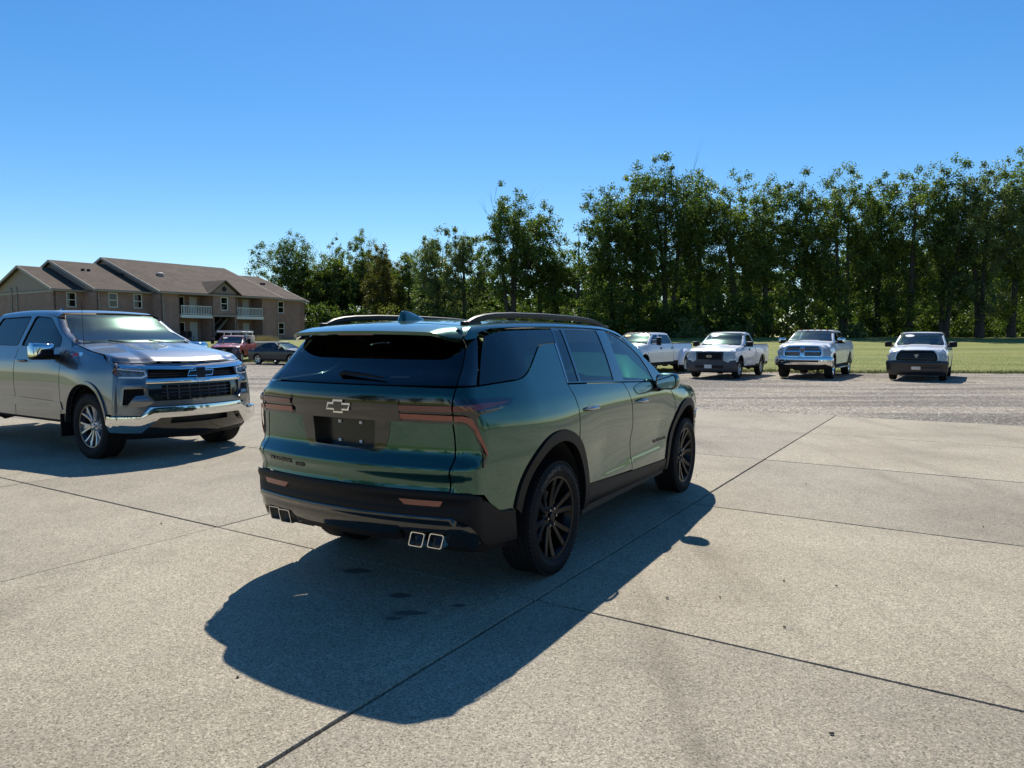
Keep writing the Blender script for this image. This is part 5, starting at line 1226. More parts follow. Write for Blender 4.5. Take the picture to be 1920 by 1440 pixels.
    x2 = cab+.03
    fd = [(dF, belt), (dF, sill), (dM+.01 if crew else x2, sill), (dM+.01 if crew else x2, belt)]
    fdoor = panel('front_door', P, fd, SS, rt, sym=True, step=st, lip=L_, **K)
    if crew:
        rd_ = [(dM-.004, belt), (dM-.004, sill), (max(x2, ar+.02), sill)] + ([(a, b) for a, b in arc(0, az, ar, 5, 50, 6) if a > x2-.02 and b < belt] if x2 < ar else []) + [(x2, belt)]
        if x2 < ar: rd_ = [(dM-.004, belt), (dM-.004, sill), (ar+.02, sill), (x2+.02, az+math.sqrt(max(0, ar**2-(x2+.02)**2))), (x2, belt)]
        panel('rear_door', P, rd_, SS, rt, sym=True, step=st, lip=L_, **K)
    bx = -T['ro']+.10
    bed = [(cab-.02, rail), (cab-.02, sill+.04), (ar+.03, sill+.04)] + arc(0, az, ar, 3, 177, 22) + [(-ar-.06, sill+.10), (bx, sill+.12), (bx, rail)]
    if cab-.02 < ar+.03: bed = [(cab-.02, rail), (cab-.02, az+math.sqrt(max(.0, ar**2-(cab-.02)**2)) if cab < ar else sill)] + [a for a in arc(0, az, ar, 3, 177, 22) if a[0] < cab-.04] + [(-ar-.06, sill+.10), (bx, sill+.12), (bx, rail)]
    panel('bed_side', P, bed, SS, rt, sym=True, step=st, lip=L_, **K)
    bw = W_(-.3, rail)
    cap_ = M['clad'] if c.get('railcap', True) else P
    for s_ in (1, -1):
        MB().box(((cab+bx)/2-.01, s_*(bw-.035), rail+.008), (cab-bx-.02, .085, .03), bev=.01).build('bed_rail', cap_, rt, smooth=True)
        MB().box(((cab+bx)/2, s_*(bw-.085), (rail+.75)/2), (cab-bx-.06, .02, rail-.75)).build('bed_inner_side', P, rt)
    MB().box((bx-.02, 0, (rail+.62)/2), (.06, 2*bw-.06, rail-.62), bev=.02).build('tailgate', P, rt, smooth=True)
    MB().box(((cab+bx)/2, 0, .74), (cab-bx-.04, 2*bw-.2, .03)).box((cab-.03, 0, (rail+.7)/2), (.03, 2*bw-.12, rail-.7)).build('bed_floor', P, rt)
    MB().box((-T['ro']-.03, 0, .56), (.16, 1.75, .20), bev=.04).build('rear_bumper', M['chrome' if c.get('chrome') else 'clad'], rt, smooth=True)
    for s_ in (1, -1): MB().box((bx-.03, s_*(bw-.02), rail-.22), (.06, .12, .34), bev=.02).build('tail_lamp', M['red_lens'], rt, smooth=True)
    if c.get('fuel'): pass
    # bonnet
    nf = [(float(p_[0]), -float(p_[1])-.006) for p_ in hsid]+[(float(np.interp(y, ye, xe))+.004, y) for y in (.75, .6, .4, .2, 0)]
    hp = [(cowl+.06, 0), (cowl+.05, .4)] + nf
    if c.get('hood_relief'):
        panel('bonnet', P, hp+[(x, -y) for x, y in hp[::-1][1:-1]], TH, rt, step=.024, lip=.02, center=(3, 0, 0), relief=c['hood_relief'](wb, X0, cowl))
    else: panel('bonnet', P, hp+[(x, -y) for x, y in hp[::-1][1:-1]], TH, rt, step=st*1.2, lip=.02, center=(3, 0, 0))
    MB().box((cowl+.05, 0, Zh(cowl)-.05), (.26, 1.5, .06), bev=.02).build('cowl', M['clad'], rt, smooth=True)
    # --- cab: roof, roof sides, pillars, glass
    TOP = gh.top(); ry = lambda x: W_(x, float(T['Zr'](x)))-.05
    xr_ = np.linspace(cab+.16, wst-.04, 7)
    rp = [(cab+.13, 0)] + [(x, ry(x)) for x in xr_] + [(wst-.01, ry(wst)-.10), (wst+.02, .35), (wst+.03, 0)]
    roof = panel('roof', P, rp+[(x, -y) for x, y in rp[::-1][1:-1]], TOP, rt, step=st*1.4, lip=.01, center=(1.5, 0, 0))
    gtop = lambda x: float(T['Zr'](x))-c.get('gtop', .085)
    SH = gh.shoulder(); xg0 = cab+.22; xg1 = wst+.02
    wtop = [(x, gtop(x)) for x in np.linspace(xg0, xg1, 6)]
    slope = [(float(T['Xw'](z))-.19-.08*(belt+.5-z)*0, z) for z in np.linspace(gtop(xg1)-.06, belt+.04, 5)]
    # side frame with window holes
    zc = lambda x: float(T['Zr'](x))-.05
    frame_o = [(cab+.045, belt), (cab+.05, (belt+rz)/2), (cab+.13, zc(cab+.16))] + [(x, zc(x)) for x in np.linspace(cab+.2, wst, 6)] + [(float(gh.Sf_at(W_(wst, z)-dx, z)), z) for z, dx in ((gtop(wst)-.02, .07), ((belt+rz)/2+.02, .07), (belt+.1, .07), (belt, .06))]
    pil = c.get('pillar', .05); xb = dM+.02
    xw_at = lambda z: float(T['Xw'](z))
    g_f = [(xb+pil+.06 if crew else cab+.26, gtop(xb)-.005), (wst-.12, gtop(wst-.12)-.005), (xw_at((belt+rz)/2+.12)-.20, (belt+rz)/2+.12), (xw_at(belt+.16)-.20, belt+.16), (min(dF-.12, xw_at(belt+.05)-.14), belt+.025), (xb+pil-.02 if crew else cab+.20, belt+.035)]
    if c.get('fg'): g_f = c['fg']
    g_f = roundp(g_f, .05, 3)
    holes = [g_f]
    if crew:
        g_r = c.get('rg') or [(cab+.24, gtop(cab+.3)-.005), (xb-pil+.03, gtop(xb)-.005), (xb-pil-.02, belt+.035), (cab+.16, belt+.045), (cab+.14, belt+.20)]
        g_r = roundp(g_r, .05, 3); holes.append(g_r)
    panel('cab_side', P, frame_o, GS, rt, sym=True, step=.026 if q < 1 else st, lip=.02, holes=holes, **K)
    panel('front_door_window', M[c.get('sideglass', 'privacy2')], g_f, GS, rt, sym=True, off=-.010, step=.1, lip=0, **K)
    if crew: panel('rear_door_window', M[c.get('rearglass', 'privacy')], g_r, GS, rt, sym=True, off=-.010, step=.1, lip=0, **K)
    for g in holes:
        g2 = dens(g, .05); ce = g2.mean(0); gi = ce+(g2-ce)*.965
        panel('window_seal', M['clad'], [tuple(p) for p in g2], GS, rt, sym=True, off=.002, step=.05, lip=.01, holes=[[tuple(p) for p in gi]], **K)
    stp = [(cab+.14, -.055)] + [(x, -.052) for x in xr_] + [(wst, -.052), (wst+.04, -.03), (wst+.02, .04)] + [(x, .05) for x in xr_[::-1]]
    panel('roof_side', P, stp, SH, rt, sym=True, step=.03, lip=.006, center=(1.5, 0, 1.3))
    # back of cab
    panel('cab_back', P, sym_poly([(0, rz-.07), (.55, rz-.09), (.62, rz-.16), (.80, belt), (.80, rail-.2), (0, rail-.2)]), GR, rt, step=.12, lip=0, holes=[roundp(sym_poly([(0, rz-.16), (.52, rz-.17), (.62, belt+.06), (0, belt+.05)]), .05)], **K)
    panel('back_window', M['side_glass'], roundp(sym_poly([(0, rz-.16), (.52, rz-.17), (.62, belt+.06), (0, belt+.05)]), .05), GR, rt, step=.15, off=-.01, lip=0, **K)
    # windscreen
    Wt = W_(wst, rz-.07)-.055; zt = float(gh.Zt(wst))-.015
    Wb = W_(cowl, hz+T['rise'])-.08; zbm = Zh(cowl)-.03
    wsp = [(0, zt+.004), (Wt*.6, zt), (Wt-.03, zt-.012), (Wt, zt-.05), ((Wt+Wb)/2+.005, (zt+zbm)/2), (Wb, zbm+.04), (Wb-.06, zbm), (0, zbm-.02)]
    ws_ = panel('windscreen', M['wind_glass'], sym_poly(wsp), GF, rt, step=.09, lip=.004, **K)
    panel('windscreen_seal', M['clad'], sym_poly([(0, zt+.012), (Wt*.6, zt+.008), (Wt-.02, zt-.004), (Wt+.014, zt-.05), ((Wt+Wb)/2+.019, (zt+zbm)/2), (Wb+.014, zbm+.03), (Wb-.05, zbm-.014), (0, zbm-.034)]), GF, rt, step=.09, lip=.006, off=-.003, holes=[sym_poly([(u*.985 if i else 0, z_) for i, (u, z_) in enumerate(wsp)])], **K)
    for s_ in (1, -1):
        p1 = on_skin(GF, .10+.55*(s_ > 0), zbm+.02); p2 = on_skin(GF, .10+.55*(s_ > 0)-.55, zbm+.07)
        MB().tube([tuple(p1+[.03, 0, .0]), tuple((p1+p2)/2+[.035, 0, .01]), tuple(p2+[.02, 0, .01])], .009, 6).build('wiper', M['black'], ws_)
    # interior
    for y in (.40, -.40): seat(rt, dM+.15 if crew else cab+.55, y, belt-.62, h_=.78)
    if crew: MB().box((cab+.55, 0, belt-.58), (.5, 1.4, .16), bev=.05).box((cab+.30, 0, belt-.24), (.14, 1.35, .66), bev=.06, ry=R_(-10)).build('rear_bench', M['seat'], rt, smooth=True)
    MB().box((cowl-.20, 0, belt-.22), (.55, 1.5, .30), bev=.08).build('dashboard', M['dash'], rt, smooth=True)
    MB().box(((cab+cowl)/2, 0, .60), (cowl-cab, 1.7, .05)).build('cab_floor', M['trim'], rt)
    sw = MB(); sw.tube([(0, .185*math.cos(t), .185*math.sin(t)) for t in np.linspace(0, 2*math.pi, 21)], .015, 6); sw.box((0, 0, 0), (.03, .3, .05))
    sw.build('steering_wheel', M['trim'], rt, loc=(cowl-.58, .40, belt-.08), rot=(0, R_(-25), 0))
    # --- wheels
    ws = c.get('wheel', dict(style='s7', rim='rim_silver', face='rim_silver'))
    for x in (0, wb):
        for s_ in (-1, 1):
            yy = .855 if not (c.get('dual') and x == 0) else 1.02
            make_wheel(rt, (x, s_*yy, R), s_, R, c.get('tw', .27), c.get('rr', .25), seg=c.get('wseg', 36), detail=c.get('wdetail', 1), **ws)
            if c.get('dual') and x == 0: make_wheel(rt, (x, s_*.70, R), s_, R, .24, c.get('rr', .25), seg=28, detail=1, **ws)
    if c.get('dual'):
        for s_ in (1, -1):
            rings = []
            for k in range(19):
                a = R_(-8+196*k/18); ra, rb = ar+.01, ar+.19
                ins_ = W_(0, .8)-.02
                cx_, sx_ = math.cos(a), math.sin(a)
                rings.append([(cx_*rb, s_*ins_, az+sx_*rb), (cx_*(rb-.01), s_*(ins_+.10), az+sx_*(rb-.015)), (cx_*(ra+.11), s_*(ins_+.215), az+sx_*(ra+.09)), (cx_*(ra+.03), s_*(ins_+.245), az+sx_*(ra+.03)), (cx_*ra, s_*(ins_+.24), az+sx_*ra), (cx_*ra, s_*ins_, az+sx_*ra)])
            loft(rings, cap=True).build('dual_wheel_flare', P, rt, smooth=50)
    # --- mirrors
    mk = c.get('mirror', 'std'); mx_ = dF-.30; zb_ = belt+c.get('mz', .06)
    for s_ in (1, -1):
        if mk == 'tow':
            mb = MB().box((mx_, s_*1.26, zb_+.10), (.12, .22, .36), bev=.035); mr = mb.build('tow_mirror', M['clad'], rt, smooth=True)
            MB().tube([(mx_+.05, s_*.95, zb_+.14), (mx_, s_*1.2, zb_+.16)], .022, 8).tube([(mx_+.05, s_*.95, zb_-.02), (mx_, s_*1.2, zb_)], .022, 8).build('mirror_arm', M['clad'], mr, smooth=True)
            MB().box((mx_+.005, s_*1.26, zb_+.285), (.135, .235, .03), bev=.012).build('mirror_cap', P, mr, smooth=True)
        else:
            h_ = .105 if mk == 'std' else .10
            rg_ = []
            for dx, w, hh in ((-.07, .130, h_), (0, .135, h_+.008), (.06, .130, h_), (.095, .115, h_*.85), (.115, .07, .05)):
                rg_.append([(mx_+dx+.12, s_*(1.13+ww*w), zb_+zz*hh) for ww, zz in ((-1, -.75), (-.85, -1), (.85, -.95), (1, -.75), (1, .75), (.9, .95), (-.88, 1), (-1, .8))])
            mr = loft(rg_).build('door_mirror', M[c.get('mirrormat', 'clad')], rt, smooth=50)
            if c.get('mirrorcap'):
                rc = []
                for dx, w, hh in ((-.055, .134, h_+.004), (0, .139, h_+.012), (.065, .137, h_+.006), (.106, .126, h_*.94), (.120, .112, h_*.84)):
                    rc.append([(mx_+dx+.12, s_*(1.13+ww*w), zb_+zz*hh) for ww, zz in ((.55, -.25), (.72, -.45), (1, -.6), (1.02, .6), (.87, .97), (-.8, 1.02), (-1, .75), (-1, .35), (-.3, .30), (.40, .34))])
                loft(rc).build('mirror_cap', M[c['mirrorcap']], mr, smooth=50)
            MB().box((mx_+.14, s_*.965, zb_-.075), (.13, .12, .07), bev=.025).build('mirror_arm', M['clad'], mr, smooth=True)
            MB().box((mx_+.045, s_*1.13, zb_), (.008, .22, h_*1.6), bev=.003).build('mirror_glass', M['mirror'], mr)
    # --- handles
    for x in ([dM+.16] + ([cab+.20] if crew else [])) if not c.get('hx') else c['hx']:
        for s_ in (1, -1):
            y = W_(x, belt-.18)
            if c.get('handle') == 'black_box': MB().box((x, s_*(y+.008), belt-.17), (.13, .03, .09), bev=.012).build('door_handle', M['clad'], rt, smooth=True)
            else:
                MB().tube([(x-.12, s_*(y), belt-.165), (x-.09, s_*(y+.03), belt-.165), (x, s_*(y+.04), belt-.165), (x+.09, s_*(y+.03), belt-.165), (x+.12, s_*y, belt-.165)], .016, 8).build('door_handle', M[c.get('handlemat', 'clad')], rt, smooth=True)
    if c.get('roof_lamps'):
        for y in (-.50, -.25, 0, .25, .50):
            p = TOP(np.array([wst-.12]), np.array([y]))[0]; MB().box((p[0], y, p[2]+.012), (.12, .07, .03), bev=.01).build('roof_marker_lamp', M['amber'], roof, smooth=True)
    c['front'](rt, T, FS, P, c)
    return rt
def grid_grille(parent, FS, u0, u1, z0, z1, nu, nz, mt, off=.004, name='grille_mesh', w=.012):
    mb = MB()
    for k in range(1, nz):
        z = z0+(z1-z0)*k/nz; us = np.linspace(u0, u1, 9)
        mb.tube([tuple(on_skin(FS, u, z)+[off, 0, 0]) for u in us], w, 4)
    for k in range(1, nu):
        u = u0+(u1-u0)*k/nu; mb.tube([tuple(on_skin(FS, u, z)+[off, 0, 0]) for z in (z0, z1)], w, 4)
    return mb.build(name, mt, parent)
def headlight(parent, FS, poly, s_, C, amber=None, cells=3, off=.006):
    F_ = lambda u, v: FS(u*s_, v)
    hl = panel('headlamp', M['lampdark'], poly, F_, parent, off=-.03, lip=.0, step=.06, center=C)
    A = np.array(poly); u0, u1, z0, z1 = A[:, 0].min(), A[:, 0].max(), A[:, 1].min(), A[:, 1].max()
    mb = MB()
    for k in range(cells):
        u = u0+(u1-u0)*(k+.5)/cells; z = (z0+z1)/2; p = on_skin(F_, u, z); r = min((u1-u0)/cells, (z1-z0))*.42
        mb.lathe([(r, .0), (r*.8, -.02), (r*.3, -.035), (0, -.036)], 14, 'x', (p[0]-.004, p[1], p[2]))
    mb.build('lamp_reflector', M['reflector'], hl, smooth=60)
    if amber: panel('turn_lens', M['amber'], amber, F_, hl, off=-.012, lip=.01, step=.05, center=C)
    panel('lamp_cover', M['lampglass'], poly, F_, hl, off=off, lip=.02, step=.06, center=C)
    return hl
# ---- near grey truck
def front_silver(rt, T, FS, P, c):
    C = (3, 0, .8); k = dict(center=C); SY = lambda h: sym_poly(h)
    hz = 1.22
    lampo = [(.66, 1.125), (.95, 1.160), (.985, 1.205), (1.045, 1.19), (1.075, 1.13), (1.02, 1.082), (.95, 1.058), (.70, 1.050), (.655, 1.075)]
    vent = [(.905, .912), (.70, .915), (.70, .83), (.79, .825), (.875, .712), (.93, .713)]
    grl = [(0, 1.165), (.62, 1.185), (.645, 1.04), (.66, .965), (.655, .83), (.595, .752), (0, .752)]
    vents = [[(u*s_, z) for u, z in vent] for s_ in (1, -1)]
    lamps = [[(u*s_, z) for u, z in lampo] for s_ in (1, -1)]
    fas = [(0, 1.215), (.60, 1.225), (.90, 1.232), (1.0, 1.235), (1.12, 1.19), (1.15, .95), (1.17, .75), (1.20, .585), (.72, .575), (.635, .682), (0, .684)]
    fa = panel('front_fascia', P, SY(fas), FS, rt, step=.035, lip=.03, holes=[SY(grl)]+vents+lamps, relief=lambda u, v: .018*gau(v, .945, .05)*sstep(np.abs(u), .62, .72)*(1-sstep(np.abs(u), .80, .98))-.03*gau(np.abs(u), .80, .12)*gau(v, .77, .05)*0, **k)
    panel('grille_backing', M['black'], SY(grl), FS, rt, off=-.07, lip=0, step=.1, **k)
    gb = panel('grille_frame', M['gloss_black'], SY([(0, .960), (.66, .966), (.655, .83), (.595, .752), (0, .752)]), FS, rt, off=-.012, lip=.03, step=.06, holes=[SY([(0, .948), (.50, .952), (.51, .90), (.50, .765), (0, .765)])], **k)
    mb = MB()
    for z in (.905, .858, .812): mb.tube([tuple(on_skin(FS, u, z)-[.035, 0, 0]) for u in np.linspace(-.52, .52, 13)], [.011]*13, 6)
    for u in np.linspace(-.42, .42, 7): mb.tube([tuple(on_skin(FS, u, z)-[.042, 0, 0]) for z in (.765, .95)], .008, 4)
    mb.build('grille_bars', M['grille'], gb)
    mb = MB()
    for z in (1.06, 1.09): mb.tube([tuple(on_skin(FS, u, z)-[.035, 0, 0]) for u in np.linspace(-.63, .63, 13)], .007, 4)
    mb.build('upper_grille_bars', M['grille'], gb)
    panel('chrome_grille_bar', M['chrome'], SY([(0, 1.170), (.30, 1.174), (.62, 1.188), (.90, 1.204), (.93, 1.196), (.90, 1.172), (.66, 1.152), (.30, 1.142), (0, 1.140)]), FS, rt, off=.012, lip=.03, step=.03, relief=lambda u, v: .008*gau(v, 1.145+.04*np.abs(u), .012), **k)
    panel('chrome_grille_bar', M['chrome'], SY([(0, 1.026), (.66, 1.028), (.675, 1.0), (.665, .970), (0, .973)]), FS, rt, off=.016, lip=.04, step=.03, relief=lambda u, v: .010*gau(v, 1.0, .02), **k)
    bowtie(FS, rt, 0, 1.082, .37, .125, 1, C, M['black'], M['chrome'], off=.028)
    for s_ in (1, -1):
        headlight(rt, FS, lampo, s_, C, amber=[(.96, 1.165), (.985, 1.20), (1.045, 1.187), (1.07, 1.13), (1.02, 1.085), (.975, 1.07)], cells=4)
        F_ = lambda u, v, s_=s_: FS(u*s_, v)
        panel('lamp_trim', M['lamp_white'], [(.66, 1.135), (.965, 1.168), (.965, 1.155), (.67, 1.120), (.668, 1.08), (.71, 1.060), (.95, 1.066), (.95, 1.052), (.70, 1.040), (.645, 1.068)], F_, rt, off=.008, lip=.02, step=.04, **k)
        ob = panel('side_vent', M['black'], vent, F_, rt, off=-.05, lip=0, step=.08, **k)
        mb = MB()
        for z in (.89, .86, .83, .80, .77, .74):
            a = .715 if z > .82 else .79+(.825-z)*.75
            mb.tube([tuple(on_skin(F_, u, z)-[.015, 0, 0]) for u in np.linspace(a, .90, 4)], .008, 4)
        mb.build('vent_slats', M['clad'], ob)
        panel('cheek_insert', P, [(.70, .826), (.785, .822), (.87, .708), (.93, .700), (.70, .692), (.61, .74)], F_, rt, off=.022, lip=.04, step=.03, relief=lambda u, v: .02*gau(v, .76, .05), **k)
    cb = [(0, .672), (.645, .672), (.74, .565), (1.21, .578), (1.24, .50), (1.14, .405), (.77, .385), (.735, .385), (.655, .47), (.60, .515), (.55, .555), (0, .556)]
    bmp = panel('chrome_bumper', M['chrome'], SY(cb), FS, rt, off=.045, lip=.09, step=.03, relief=lambda u, v: .022*np.cos(np.clip((v-(.615-.11*sstep(np.abs(u), .60, .76)))/.11, -1.2, 1.2)*1.2), **k)
    panel('lower_grille', M['gloss_black'], SY([(0, .56), (.555, .56), (.66, .475), (.745, .38), (.80, .375), (.80, .33), (0, .30)]), FS, rt, off=-.005, lip=.06, step=.06, holes=[SY([(0, .535), (.40, .535), (.42, .455), (0, .45)])], **k)
    panel('air_opening', M['black'], SY([(0, .54), (.41, .54), (.43, .45), (0, .44)]), FS, rt, off=-.08, lip=0, step=.1, **k)
    panel('air_dam', M['clad'], SY([(0, .335), (.80, .35), (1.10, .40), (1.12, .33), (.95, .27), (0, .245)]), FS, rt, off=-.02, lip=.06, step=.06, **k)
    SS = T['low'].side()
    for s_ in (1, -1):
        F_ = lambda u, v, s_=s_: SS(u, v)*np.array([1, s_, 1])
        panel('badge', M['chrome'], [(3.22, 1.330), (3.50, 1.365), (3.55, 1.345), (3.51, 1.312), (3.25, 1.300)], F_, rt, off=.002, lip=.003, step=.1, **k)
        surf_text('badge_lettering', 'Z71', F_, 3.27 if s_ > 0 else 3.50, 1.312, .052, M['badge_red'], rt, du=1 if s_ > 0 else -1, width=.17, off=.005, th=.003, center=C, shear=.3, bold=.002)
        panel('wheel_lip', P, arc(3.745, .43, .575, 178, 8, 30)+arc(3.745, .43, .532, 8, 178, 30), F_, rt, off=.02, lip=.05, step=.03, **k)
        panel('side_moulding', P, [(.72, .62), (.72, .72), (1.0, .735), (3.08, .70), (3.12, .60)], F_, rt, off=.010, lip=.02, step=.05, **k)
    # mud flaps, aerial, fin, camera pod
    for s_ in (1, -1): MB().box((3.745-.60, s_*.90, .40), (.02, .30, .30), bev=.005).build('mud_flap', M['clad'], rt)
    p = on_skin(T['hood'].side(), T['cowl']+.10, float(T['Zh'](T['cowl']+.1))-.05)
    MB().tube([(p[0], -.80, p[2]), (p[0]-.02, -.80, p[2]+.66)], [.004, .0025], 6).lathe([(0, .03), (.014, .02), (.016, 0)], 10, 'z', (p[0], -.80, p[2])).build('aerial', M['black'], rt)
    TOP = T['gh'].top(); z0 = float(TOP(np.array([1.15]), np.array([0.]))[0, 2])-.004; fr = []
    for x, w, h_ in ((1.02, .03, .004), (1.05, .034, .045), (1.10, .030, .062), (1.18, .022, .045), (1.25, .006, .004)):
        fr.append([(x, -w, z0), (x, -w*.6, z0+h_*.5), (x, 0, z0+h_), (x, w*.6, z0+h_*.5), (x, w, z0)])
    loft(fr).build('roof_fin', M['gloss_black'], rt, smooth=50)
    GF = T['gh'].front(); zt = float(T['gh'].Zt(T['wst']))-.02
    panel('camera_pod', M['trim'], sym_poly([(0, zt), (.17, zt), (.09, zt-.115), (0, zt-.12)]), GF, rt, off=-.015, lip=.03, step=.08, **k)
    MB().box(tuple(on_skin(GF, 0, zt-.13)-[.10, 0, .02]), (.03, .24, .06), bev=.012).build('rear_view_mirror', M['trim'], rt, smooth=True)
def hood_silver(wb, X0, cowl):
    def f(x, y):
        a = np.abs(y); e = .34+.16*sstep(x, cowl, X0-.3); k = sstep(x, cowl-.05, cowl+.4)
        r = .020*(1-sstep(a, e, e+.14))*k
        return r - .014*gau(a, .24, .06)*sstep(x, cowl+.1, cowl+.45)*(1-sstep(x, X0-1.0, X0-.55))
    return f
CF_silver = dict(skin=dict(wb=3.745, fo=.93, ro=1.2, cab=.62, hood=1.22, roof=1.955, rail=1.45, bf=.28, rise=.24, flare=.03, at=.08), paint='grey', q=.8, ftop=[(0, 1.218), (.60, 1.228), (.9, 1.235), (1.0, 1.238), (1.2, 1.20)], belt=1.40, sill=.46, arch=.535, archz=.43,
    R=.418, rr=.272, tw=.28, dF=3.06, dM=1.77, uF=1.02, bump_top=.60, wseg=56, wdetail=2, wheel=dict(style='y6', rim='rim_dark', face='rim_silver'),
    mz=-.03, mirrorcap='chrome', mirrormat='clad', hood_relief=hood_silver, front=front_silver, bulge=0, railcap=True, chrome=True, handlemat='grey', hx=[1.98, .95], sideglass='privacy2', gtop=.075)
def sticker(rt, T, u=-.45, oval=True, mt='white_plastic', w=.17, h=.05):
    GF = T['gh'].front(); zt = float(T['gh'].Zt(T['wst']))-.10
    panel('price_sticker', M[mt], [(u+w*math.cos(t), zt+h*math.sin(t)) for t in np.linspace(0, 2*math.pi, 18)[:-1]], GF, rt, off=.008, lip=.001, step=.1, center=(1.5, 0, 1))
def tape(rt, T, x0, x1, z0, z1):
    pass
def front_ford(rt, T, FS, P, c):
    C = (3, 0, .8); k = dict(center=C); SY = sym_poly; d = c.get('dual', False)
    gz1, gz0 = (1.23, .78) if d else (1.085, .73)
    fas = [(u, z) for u, z in c['ftop'] if u < 1.05]+[(1.10, .66), (0, .66)]
    gr = [(0, gz1), (.56, gz1), (.55, gz0), (0, gz0)]
    panel('front_fascia', P, SY(fas), FS, rt, step=.06, lip=.03, holes=[SY(gr)], **k)
    gm = M['chrome'] if d else M['grille']
    gi = [(0, gz1-.05), (.49, gz1-.05), (.48, gz0+.05), (0, gz0+.05)]
    panel('grille_frame', gm, SY(gr), FS, rt, off=.02, lip=.07, step=.06, holes=[SY(gi)], **k)
    panel('grille_backing', M['black'], SY(gr), FS, rt, off=-.05, lip=0, step=.1, **k)
    mb = MB(); n = 3
    for i in range(n):
        z = gz0+.05+(gz1-gz0-.1)*(i+.5)/n
        rings = [[tuple(on_skin(FS, u, z+dz)+[dx, 0, 0]) for dx, dz in ((-.02, -.022), (.01, -.018), (.01, .018), (-.02, .022))] for u in np.linspace(-.49, .49, 9)]
        m2 = loft(rings); mb.add(m2.v, m2.f)
    gb = mb.build('grille_bars', gm if d else M['clad'], rt)
    zc = (gz0+gz1)/2; p = on_skin(FS, 0, zc)
    MB().prism([(.115*math.cos(t), .046*math.sin(t)) for t in np.linspace(0, 2*math.pi, 25)[:-1]], 0, .02, lambda a, b, h: (p[0]+.012+h, a, zc+b)).build('badge', M['chrome'], gb)
    MB().prism([(.102*math.cos(t), .037*math.sin(t)) for t in np.linspace(0, 2*math.pi, 25)[:-1]], 0, .004, lambda a, b, h: (p[0]+.032+h, a, zc+b)).build('badge_centre', mat('badge_blue', (.01, .03, .12), .2, 0, 1) if d else M['letter'], gb)
    surf_text('lettering', 'Ford', lambda u, v: np.stack([0*u+p[0]+.036, u, v], -1), -.07, zc-.02, .06, M['white_plastic'], gb, du=1, width=.14, off=.001, th=.002, center=C, shear=.3)
    lp = [(.575, gz1-.01), (.80, gz1-.01), (1.0, gz1-.04), (1.05, gz1-.12), (1.02, gz1-.27), (.78, gz1-.28), (.74, gz1-.37), (.575, gz1-.37)]
    for s_ in (1, -1): headlight(rt, FS, lp, s_, C, amber=[(.60, gz1-.27), (.77, gz1-.27), (.73, gz1-.36), (.59, gz1-.36)], cells=2)
    if d:
        panel('chrome_bumper', M['chrome'], SY([(0, .70), (.9, .70), (1.16, .69), (1.18, .44), (.9, .42), (0, .42)]), FS, rt, off=.05, lip=.10, step=.06, relief=lambda u, v: .02*np.cos(np.clip((v-.56)/.14, -1.2, 1.2)*1.2), **k)
    else:
        bp = M['bumper_grey']
        panel('bumper_upper', bp, SY([(0, .735), (.56, .735), (.74, .66), (.80, .735), (1.05, .76), (1.10, .70), (1.12, .62), (0, .615)]), FS, rt, off=.03, lip=.08, step=.06, **k)
        b2 = panel('bumper', bp, SY([(0, .612), (1.12, .612), (1.16, .50), (1.12, .345), (.9, .335), (0, .335)]), FS, rt, off=.055, lip=.10, step=.06, relief=lambda u, v: .015*np.cos(np.clip((v-.47)/.14, -1.2, 1.2)*1.2), **k)
        panel('bumper_slot', M['black'], SY([(0, .56), (.56, .56), (.56, .45), (0, .45)]), FS, b2, off=.072, lip=.002, step=.1, **k)
        panel('bumper_skirt', M['clad'], SY([(0, .332), (.9, .332), (.95, .26), (0, .25)]), FS, rt, off=.02, lip=.04, step=.1, **k)
        panel('front_plate', M['white_plastic'], [(-.16, .575), (.13, .575), (.13, .445), (-.16, .445)], FS, b2, off=.085, lip=.008, step=.1, **k)
    sticker(rt, T, -.42, mt='yellow' if d else 'white_plastic')
    SS = T['low'].side()
    surf_text('badge_lettering', 'F350' if d else 'XL', side_flip(SS), T['cowl']+.28, 1.16 if not d else 1.0, .07, M['letter'], rt, du=-1, center=C, bold=.002)
def ram_head(parent, x, zc, s, mt):
    g = [(0, -.10), (.05, -.06), (.06, .0), (.10, .03), (.11, .07), (.07, .10), (.03, .085), (0, .10)]
    pts = [(a*s, b*s) for a, b in g] + [(-a*s, b*s) for a, b in g[::-1][1:-1]]
    MB().prism([(1.35*a, 1.35*b) for a, b in pts], 0, .012, lambda a, b, h: (x+h, a, zc+b)).build('emblem', M['chrome'], parent)
    MB().prism(pts, 0, .006, lambda a, b, h: (x+.012+h, a, zc+b)).build('emblem_centre', mt, parent)
    MB().prism([(a*.5, b*.55+.02*s) for a, b in pts], 0, .006, lambda a, b, h: (x+.018+h, a, zc+b)).build('emblem_head', M['chrome'], parent)
